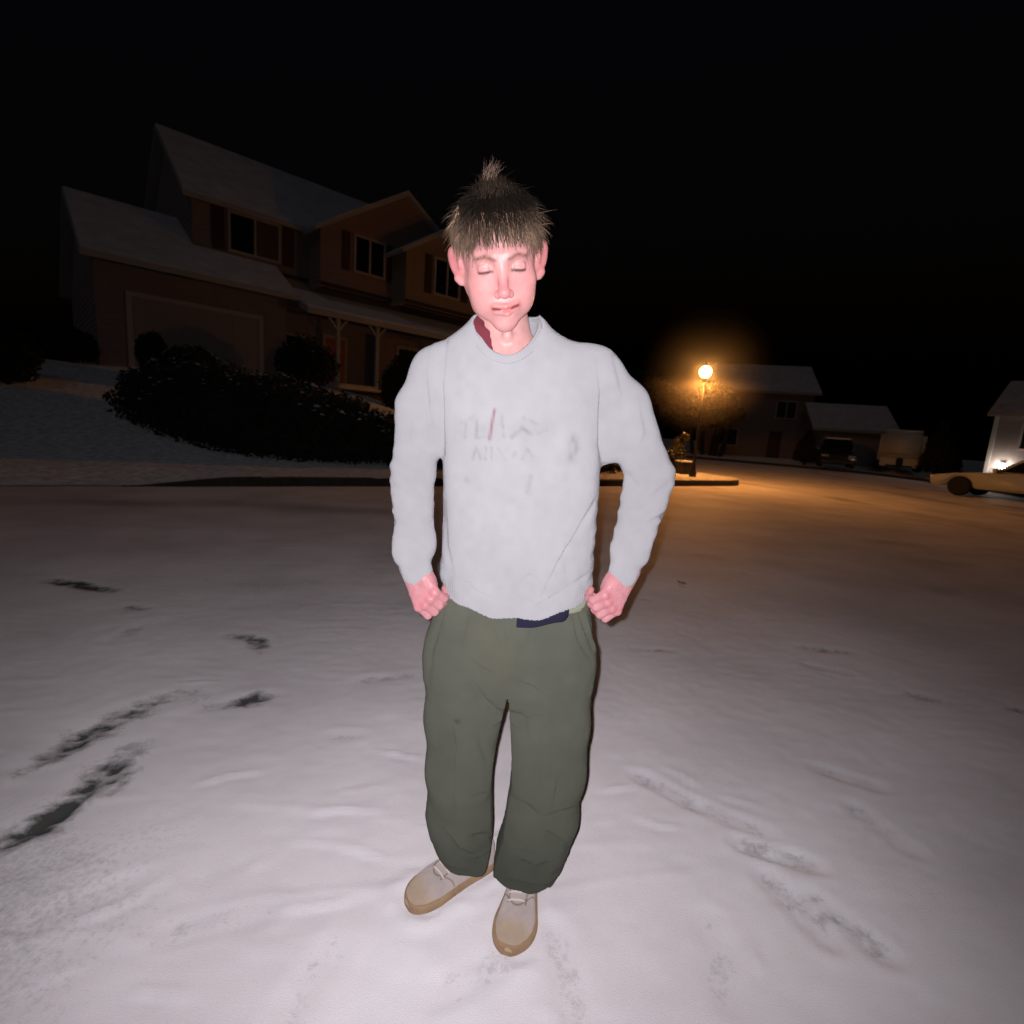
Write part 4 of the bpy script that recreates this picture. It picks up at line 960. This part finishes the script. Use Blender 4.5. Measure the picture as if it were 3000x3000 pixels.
# neck opening and hem line
f.add(ell((-.037, 1.145, 1.545), (.073, .092, .090)), .004, 's'); f.add(cone((-.037, 1.18, 1.56), (-.034, 1.19, 1.40), .066, .060), .004, 's')
Xg = f.ax[0][:, None, None]; Yg = f.ax[1][None, :, None]; Zg = f.ax[2][None, None, :]
inner = (Xg > -.166) & (Xg < .214) & (Zg < 1.0)
hemz = .890 + .034 * ((Xg - .02) / .18) ** 2 + .02 * (Xg - .02) + .05 * np.clip(Yg - 1.12, 0, 1) + .004 * np.sin(Xg * 60)
f.F = np.where(inner & (Zg < hemz + .02), np.maximum(f.F, hemz - Zg), f.F).astype(np.float32)
V, F = f.mesh(); V = relax(V, F, 1); N = vnormals(V, F)
# broad cloth unevenness: gathers across the sleeves, soft folds on the body
Q = V * np.array([9, 9, 26.]); arm = np.clip((np.abs(V[:, 0] - .015) - .17) / .03, 0, 1)
ridge = 1 - np.abs(fbm(Q, 2, 90)) * 2.2
V = V + N * (arm * (.0042 * np.clip(ridge, -.5, 1) + .0035 * vnoise(V * 17, 91)) * (1 - sstep(1.28, 1.44, V[:, 2])) + (1 - arm) * .0030 * fbm(V * np.array([11, 11, 5.]), 3, 92))[:, None]
low = (1 - arm) * (1 - sstep(.93, 1.03, V[:, 2]))
V = V + N * (low * (.0045 * np.sin(V[:, 0] * 95 + 3 * vnoise(V * 12, 4)) * sstep(.905, .96, V[:, 2]) + .0008 * np.sin(V[:, 0] * 900) * (V[:, 2] < .95)))[:, None]
N = vnormals(V, F)
SW = [([(1745, 1470), (1690, 1570), (1640, 1650), (1590, 1750)], 7, -.006), ([(1660, 1600), (1658, 1660), (1668, 1720)], 8, -.0035), ([(1728, 1680), (1640, 1740), (1560, 1785)], 6, -.004),
      ([(1300, 1470), (1305, 1600), (1325, 1680)], 9, -.003), ([(1340, 1720), (1430, 1690), (1500, 1670)], 11, -.005), ([(1500, 1720), (1560, 1690), (1600, 1705)], 12, -.004), ([(1350, 1690), (1440, 1740), (1500, 1750)], 10, .004),
      ([(1542, 1680), (1570, 1720)], 8, -.004), ([(1305, 1000), (1290, 1120), (1292, 1240), (1296, 1330)], 8, -.006), ([(1240, 1080), (1250, 1200), (1268, 1300)], 12, -.004), ([(1200, 1190), (1195, 1290), (1215, 1400)], 12, -.004),
      ([(1752, 1050), (1765, 1150), (1762, 1300), (1772, 1370)], 9, -.007), ([(1800, 1040), (1830, 1150), (1822, 1250)], 12, -.004), ([(1880, 1170), (1900, 1270), (1870, 1340)], 14, -.004),
      ([(1960, 1420), (1900, 1470), (1850, 1480)], 11, -.006), ([(1975, 1500), (1910, 1530), (1850, 1545)], 10, -.005), ([(1870, 1430), (1840, 1400)], 10, -.006), ([(1150, 1420), (1200, 1450), (1262, 1455)], 11, -.005),
      ([(1150, 1530), (1210, 1545), (1265, 1535)], 10, -.005), ([(1165, 1600), (1230, 1590)], 9, -.004), ([(1400, 1120), (1440, 1240), (1430, 1330)], 16, -.0025), ([(1560, 1160), (1600, 1300), (1590, 1450)], 22, -.003), ([(1700, 1230), (1670, 1400), (1690, 1520)], 20, -.0035),
      ([(1330, 1330), (1420, 1420), (1540, 1470)], 22, -.0022), ([(1350, 1010), (1330, 1080), (1340, 1180)], 14, -.002)]
V = strokes(V, N, [(p_, w_ * .85, d_ * 1.6) for p_, w_, d_ in SW])
# worn print on the chest: faint grey traces, two rows, plus a thin dark mark
px, py = proj(V); fr = N[:, 1] < -.3; cc = np.tile(np.array([.226, .223, .240]), (len(V), 1)); pr = np.zeros(len(V))
for pts, wd, s_ in [([(1362, 1280), (1366, 1236)], 5, .4), ([(1395, 1282), (1398, 1232)], 5, .4), ([(1398, 1282), (1425, 1280)], 5, .3), ([(1470, 1215), (1476, 1280)], 5, .35), ([(1500, 1280), (1530, 1255), (1555, 1270)], 7, .45), ([(1535, 1225), (1570, 1240)], 6, .3),
                    ([(1575, 1270), (1600, 1262)], 6, .3), ([(1350, 1240), (1385, 1222)], 6, .25), ([(1385, 1345), (1396, 1310), (1408, 1345)], 4, .5), ([(1422, 1345), (1424, 1312)], 4, .5), ([(1440, 1345), (1440, 1312)], 4, .45), ([(1458, 1312), (1480, 1345)], 4, .35),
                    ([(1500, 1345), (1512, 1322)], 5, .4), ([(1530, 1345), (1545, 1315), (1560, 1338)], 4, .5), ([(1680, 1290), (1690, 1318), (1672, 1340)], 16, .42), ([(1555, 1395), (1545, 1440)], 8, .32), ([(1368, 1405), (1370, 1410)], 8, .3), ([(1390, 1330), (1560, 1330)], 24, .08), ([(1360, 1255), (1590, 1255)], 30, .08)]:
    d, t, sd = seg_dist(px, py, pts); pr = np.maximum(pr, s_ * np.exp(-(d / wd) ** 2))
cc = blend(cc, (.085, .08, .085), pr * fr * (.6 + .5 * vnoise(V * 110, 7)))
d, t, sd = seg_dist(px, py, [(1449, 1200), (1440, 1250), (1434, 1288)]); cc = blend(cc, (.14, .06, .07), .85 * np.exp(-(d / 3.6) ** 2) * fr)
cc = cc * (1 + .035 * vnoise(V * 55, 44))[:, None]
sw = pmesh("sweatshirt", V, F, M_sweat, colr=cc)
# ribbed collar and cuffs
th_ = np.linspace(0, 2 * math.pi, 73)[:-1]; V = []; F = []
for i, t in enumerate(th_):
    c = np.array([-.037 + .075 * math.cos(t), 1.168 - .086 * math.sin(t), 1.510 - .056 * math.sin(t) + .030 * math.cos(t) ** 2]); o_ = np.array([math.cos(t), -.5 * math.sin(t) - .0, -.75 * math.sin(t) - .15 * abs(math.cos(t))]); o_ /= np.linalg.norm(o_)
    nv = np.cross(o_, np.array([-math.sin(t), -math.cos(t), -.7 * math.cos(t)])); nv /= np.linalg.norm(nv); nv = nv if nv[1] < 0 or nv[2] > .2 else -nv
    for k in range(10):
        a = 2 * math.pi * k / 10; V.append(c + o_ * .0105 * math.cos(a) + nv * (.0034 * math.sin(a)) * (1 + .12 * math.sin(t * 140)))
    for k in range(10): F.append((i * 10 + k, i * 10 + (k + 1) % 10, ((i + 1) % 72) * 10 + (k + 1) % 10, ((i + 1) % 72) * 10 + k))
V = np.array(V); F = np.array(F); pmesh("collar", V, F, M_sweat, parent=sw, colr=np.tile(np.array([.220, .217, .234]), (len(V), 1)))

# --- trousers
h = .0045; f = Field((-.25, 1.06, .05), (.30, 1.43, 1.00), h)
f.add(loft([(.60, .018, .10, 1.25, .05), (.635, .018, .165, 1.25, .085), (.67, .018, .196, 1.25, .104), (.72, .019, .204, 1.25, .120), (.78, .019, .209, 1.25, .132), (.85, .02, .200, 1.245, .132), (.90, .022, .186, 1.24, .128), (.955, .024, .176, 1.24, .124), (.985, .024, .172, 1.24, .12)]))
ax_ = {'l': [(-.092, 1.25, .72, .100), (-.090, 1.245, .56, .092), (-.088, 1.235, .41, .0835), (-.083, 1.25, .27, .083), (-.072, 1.272, .19, .078), (-.047, 1.283, .137, .069), (-.044, 1.285, .095, .066)],
       'r': [(.133, 1.25, .72, .100), (.138, 1.245, .56, .095), (.141, 1.235, .43, .093), (.140, 1.25, .28, .089), (.128, 1.262, .18, .082), (.110, 1.266, .10, .071), (.106, 1.268, .06, .069)]}
for k in 'lr':
    p = ax_[k]
    for a, b in zip(p[:-1], p[1:]): f.add(cone(a[:3], b[:3], a[3], b[3]), .05)
for z_ in np.arange(.06, .668, .0075):
    w_ = float(np.interp(z_, [.06, .12, .20, .25, .30, .40, .45, .50, .54, .58, .62, .655, .668], [.016, .014, .013, .015, .020, .025, .023, .018, .014, .0095, .0065, .0035, .002])); xc_ = .0215 - .020 * max(0, (.20 - z_) / .12); f.add(cone((xc_, 1.03, z_), (xc_, 1.45, z_), w_), .003, 's')
Xg = f.ax[0][:, None, None]; Yg = f.ax[1][None, :, None]; Zg = f.ax[2][None, None, :]
cutz = np.where(Xg < .0215 - .02 * np.clip((.20 - Zg) / .12, 0, 9), .114 - .10 * (Yg - 1.21), .092 - .20 * (Yg - 1.19)) + .004 * np.sin(Xg * 90)
f.F = np.maximum(f.F, cutz - Zg).astype(np.float32)
V, F = f.mesh(); V = relax(V, F, 1); N = vnormals(V, F)
zz = V[:, 2]; st = 1 - sstep(.16, .36, zz)
V = V + N * (st * (.0045 * fbm(V * np.array([10, 10, 34.]) + vnoise(V * 9)[:, None] * .6, 2, 51)) + (1 - st) * .0022 * fbm(V * np.array([17, 17, 1.3]), 3, 52) + .0010 * fbm(V * 40, 2, 53))[:, None]
N = vnormals(V, F)
TR = [([(1489, 1835), (1493, 1965)], 3, -.003), ([(1690, 1772), (1718, 1850), (1737, 1905)], 4, -.005), ([(1302, 1785), (1272, 1860), (1262, 1900)], 4, -.005), ([(1345, 2060), (1338, 2200), (1342, 2330)], 7, .003), ([(1610, 2040), (1606, 2200), (1600, 2330)], 7, .003), ([(1500, 2090), (1540, 2110), (1590, 2100)], 6, -.004), ([(1380, 2340), (1430, 2325)], 7, -.003), ([(1275, 2395), (1330, 2420)], 7, -.003), ([(1600, 2395), (1680, 2370)], 7, -.003), ([(1505, 2490), (1560, 2505)], 7, -.003), ([(1482, 1830), (1490, 1900), (1496, 1960)], 5, -.0035), ([(1500, 1840), (1530, 1900), (1515, 1950)], 7, -.004), ([(1418, 1800), (1450, 1870), (1470, 1940)], 10, -.006), ([(1375, 1780), (1350, 1870), (1340, 1920)], 9, -.006), ([(1365, 1930), (1410, 1965), (1450, 1980)], 9, -.006),
      ([(1380, 2000), (1420, 2060), (1460, 2090)], 12, -.007), ([(1500, 1995), (1560, 2020), (1600, 2050)], 10, -.005), ([(1560, 1840), (1545, 1900)], 8, -.005), ([(1290, 1830), (1262, 1900), (1255, 1990)], 10, -.004), ([(1310, 2100), (1330, 2200), (1300, 2290)], 14, -.006), ([(1525, 2100), (1540, 2160)], 14, -.005),
      ([(1640, 2280), (1628, 2360)], 9, -.008), ([(1590, 2440), (1660, 2480)], 12, -.008), ([(1500, 2520), (1570, 2560), (1600, 2540)], 14, -.012), ([(1330, 2240), (1320, 2340), (1330, 2420)], 12, -.005), ([(1380, 2460), (1440, 2450)], 12, -.008), ([(1290, 2430), (1340, 2500), (1400, 2520)], 12, -.008),
      ([(1715, 1800), (1728, 1870), (1745, 1905)], 6, .004), ([(1680, 1800), (1700, 1880), (1730, 1930)], 7, -.004), ([(1400, 2150), (1430, 2230)], 12, -.005), ([(1520, 2350), (1580, 2400)], 14, -.005), ([(1480, 2580), (1560, 2600), (1600, 2600)], 6, -.006), ([(1340, 2520), (1400, 2530), (1450, 2490)], 6, -.005)]
V = strokes(V, N, [(p_, w_ * .85, d_ * 1.7) for p_, w_, d_ in TR])
px, py = proj(V); cc = np.tile(np.array([.060, .064, .051]), (len(V), 1)); cc = cc * (1 + .10 * fbm(V * 9, 3, 70))[:, None]
d, t, sd = seg_dist(px, py, [(1420, 1850), (1460, 1900), (1470, 1960)]); cc = blend(cc, (.075, .071, .052), .5 * np.exp(-(d / 40) ** 2))
d, t, sd = seg_dist(px, py, [(1337, 2112), (1341, 2114)]); cc = blend(cc, (.03, .03, .025), .7 * np.exp(-(d / 7) ** 2))
cc = cc * (1 - .22 * (1 - sstep(.10, .34, V[:, 2])))[:, None]      # darker towards the hems
tr = pmesh("trousers", V, F, M_trou, colr=cc)
def hipstrip(name, pts, m, thick=.006, parent=PER):
    """a band of cloth lying on the front of the trousers; pts = (x, z_low, z_high)"""
    V = []; F = []
    for i, (x, z0, z1) in enumerate(pts):
        zm = (z0 + z1) / 2; a = np.interp(zm, [.85, .90, .955], [.200, .186, .176]); b = np.interp(zm, [.85, .90, .955], [.132, .128, .124])
        yy = 1.243 - b * max(1 - abs((x - .022) / a) ** 2.4, 0) ** (1 / 2.4)
        for q in ((yy - .004 - thick, z0), (yy - .004 - thick, z1), (yy + .01, z1), (yy + .01, z0)): V.append((x, q[0], q[1]))
        if i:
            for k in range(4): F.append(((i - 1) * 4 + k, (i - 1) * 4 + (k + 1) % 4, i * 4 + (k + 1) % 4, i * 4 + k))
    n = len(pts) - 1; F += [(3, 2, 1, 0), (n * 4, n * 4 + 1, n * 4 + 2, n * 4 + 3)]
    return MB().add([tuple(np.array(p) - PO) for p in V], F).build(name, m, parent, bevel=.0015, smooth=True)
hipstrip("belt_end", [(x, .868 + .016 * ((x - .03) / .11) + .002 * math.sin(x * 70) + .012 * sstep(.138, .148, x), .94) for x in np.linspace(.028, .148, 20)], M_navy, .005)
hipstrip("waistband", [(x, .900, .935) for x in np.linspace(.12, .193, 12)], mat("waistband_cotton", (.16, .17, .12), .9), .002, tr)
hipstrip("boxer_waistband", [(x, .938, .956) for x in np.linspace(.12, .194, 12)], M_under, .0005)

# --- shoes
M_up = cloth("worn_leather_upper", (1, 1, 1), .06, 200, .25, "col"); M_up.node_tree.nodes["Principled BSDF"].inputs["Roughness"].default_value = .6
M_sole = mat("gum_sole", (.33, .21, .12), .7, var=.3, vs=30, bump=.2, bs=150); M_lace = mat("lace", (.52, .46, .43), .9)
def shoe(loc, ang, mirror):
    s = empty("shoe", tuple(np.array(loc) - PO), ang); s.parent = PER
    sx = -1 if mirror else 1; Ls = .292
    t = np.concatenate([np.linspace(0, .03, 8), np.linspace(.045, .20, 8), np.linspace(.21, Ls, 26)]); _w = np.interp(t, [.03, .06, .11, .16, .20, .21], [.037, .040, .041, .048, .0545, .0555])
    hwid = np.where(t < .03, .037 * np.sqrt(np.clip(1 - ((.034 - t) / .034) ** 2, .03, 1)), np.where(t > .21, .0555 * np.clip(1 - ((t - .21) / (Ls - .209)) ** 2.3, .0, 1) ** .5, _w)); hwid = np.maximum(hwid, .006)
    ctr = np.interp(t, [0, .06, .11, .16, .20, .235, .262, .28, .292], [0, 0, .001, .003, .004, .003, 0, -.003, -.004]) * sx; HS_ = np.interp(t, [0, .02, .06, .11, .16, .20, .235, .262, .28, .292], [.07, .092, .095, .095, .082, .066, .053, .046, .038, .022])
    def prof(scale, hs, z0, n=2.6):
        def fn(X, Y, Z):      # local y forwards
            y = Y.ravel(); W_ = np.interp(y, t, hwid).reshape(Y.shape) * scale; c = np.interp(y, t, ctr).reshape(Y.shape); H_ = np.interp(y, t, hs).reshape(Y.shape)
            q = (np.abs((X - c) / np.maximum(W_, .006)) ** n + (np.abs((Z - z0) / np.maximum(H_, .006))) ** n) ** (1 / n); d = (q - 1) * np.minimum(W_, H_)
            return np.maximum(np.maximum(d, -Y + .002), Y - Ls + .002)
        return fn, np.array([-.06, 0, -.01]), np.array([.06, Ls, .13])
    f = Field((-.07, -.02, -.02), (.07, .315, .14), .0026)
    f.add(prof(.93, HS_ - .012, .012, 2.3))
    f.F = np.maximum(f.F, .010 - f.ax[2][None, None, :]).astype(np.float32); f.add(ell((0, .055, .12), (.031, .048, .04)), .006, 's')
    V, F = f.mesh(); V = relax(V, F, 2); N = vnormals(V, F); x, y, z = V.T
    seam = np.exp(-((y - (.205 - 3.2 * (x - 0) ** 2 * 8)) / .0022) ** 2) * (z > .03); eye = np.exp(-((np.abs(x) - .024) / .0022) ** 2) * (y > .11) * (y < .2)
    V = V - N * (.0016 * seam + .0014 * eye)[:, None] + N * (.0012 * fbm(V * 60, 2, 3))[:, None]
    c = np.tile(np.array([.38, .325, .315]), (len(V), 1)); c = blend(c, (.13, .10, .075), np.clip(seam * .85 + eye * .7 + .7 * np.exp(-((y - .062) / .002) ** 2) * (z < .07), 0, 1)); c = blend(c, (.36, .26, .16), sstep(.215, .26, y) * .65 + .3 * sstep(.03, .015, z)); c = c * (1 + .16 * fbm(V * 45, 3, 8))[:, None]
    up_ = npmesh("upper", V, F, M_up, s, True, c)
    f = Field((-.07, -.02, -.02), (.07, .315, .06), .0026); f.add(prof(1.06, np.full(len(t), .016), .013, 4.0)); f.F = np.maximum(f.F, -f.ax[2][None, None, :] - .002).astype(np.float32)
    V, F = f.mesh(); V = relax(V, F, 1); npmesh("sole", V, F, M_sole, s)
    tz = lambda y: float(np.interp(y, t, HS_)) + .0012
    m = MB()
    for k in range(5):
        y0 = .118 + .018 * k; zz_ = tz(y0); m.tube([(-.026, y0, zz_ - .013), (-.012, y0 + .004, zz_ - .0015), (.012, y0 + .008, zz_ - .002), (.026, y0 + .004, zz_ - .013)], .0026, 6)
    zz_ = tz(.11); m.tube([(0, .112, zz_ + .002), (.018, .108, zz_ + .006), (.026, .118, zz_ - .004), (.006, .116, zz_ + .002), (-.02, .108, zz_ + .006), (-.026, .120, zz_ - .004), (0, .112, zz_ + .003)], .0024, 6)
    m.build("lace", M_lace, s, smooth=True)
    npb = MB(); npb.tube([(-.014, .10, tz(.10) - .002), (-.013, .14, tz(.14) - .006), (0, .19, tz(.19) - .006), (.013, .14, tz(.14) - .006), (.014, .10, tz(.10) - .002)], .004, 6); npb.build("tongue", M_lace, s, smooth=True)
    return s
tL, tR = gnd(1192, 2648, .01), gnd(1488, 2788, .01)
def foot_at(toe, ang): return (toe[0] + math.sin(ang) * .288, toe[1] - math.cos(ang) * .288, .0)
# angles: direction of the toe from the heel
aL = math.atan2(-(tL[0] - (.018)), (tL[1] - 1.385)); aR = math.atan2(-(tR[0] - .128), (tR[1] - 1.385))
shoe(foot_at(tL, aL), aL, False); shoe(foot_at(tR, aR), aR, True)
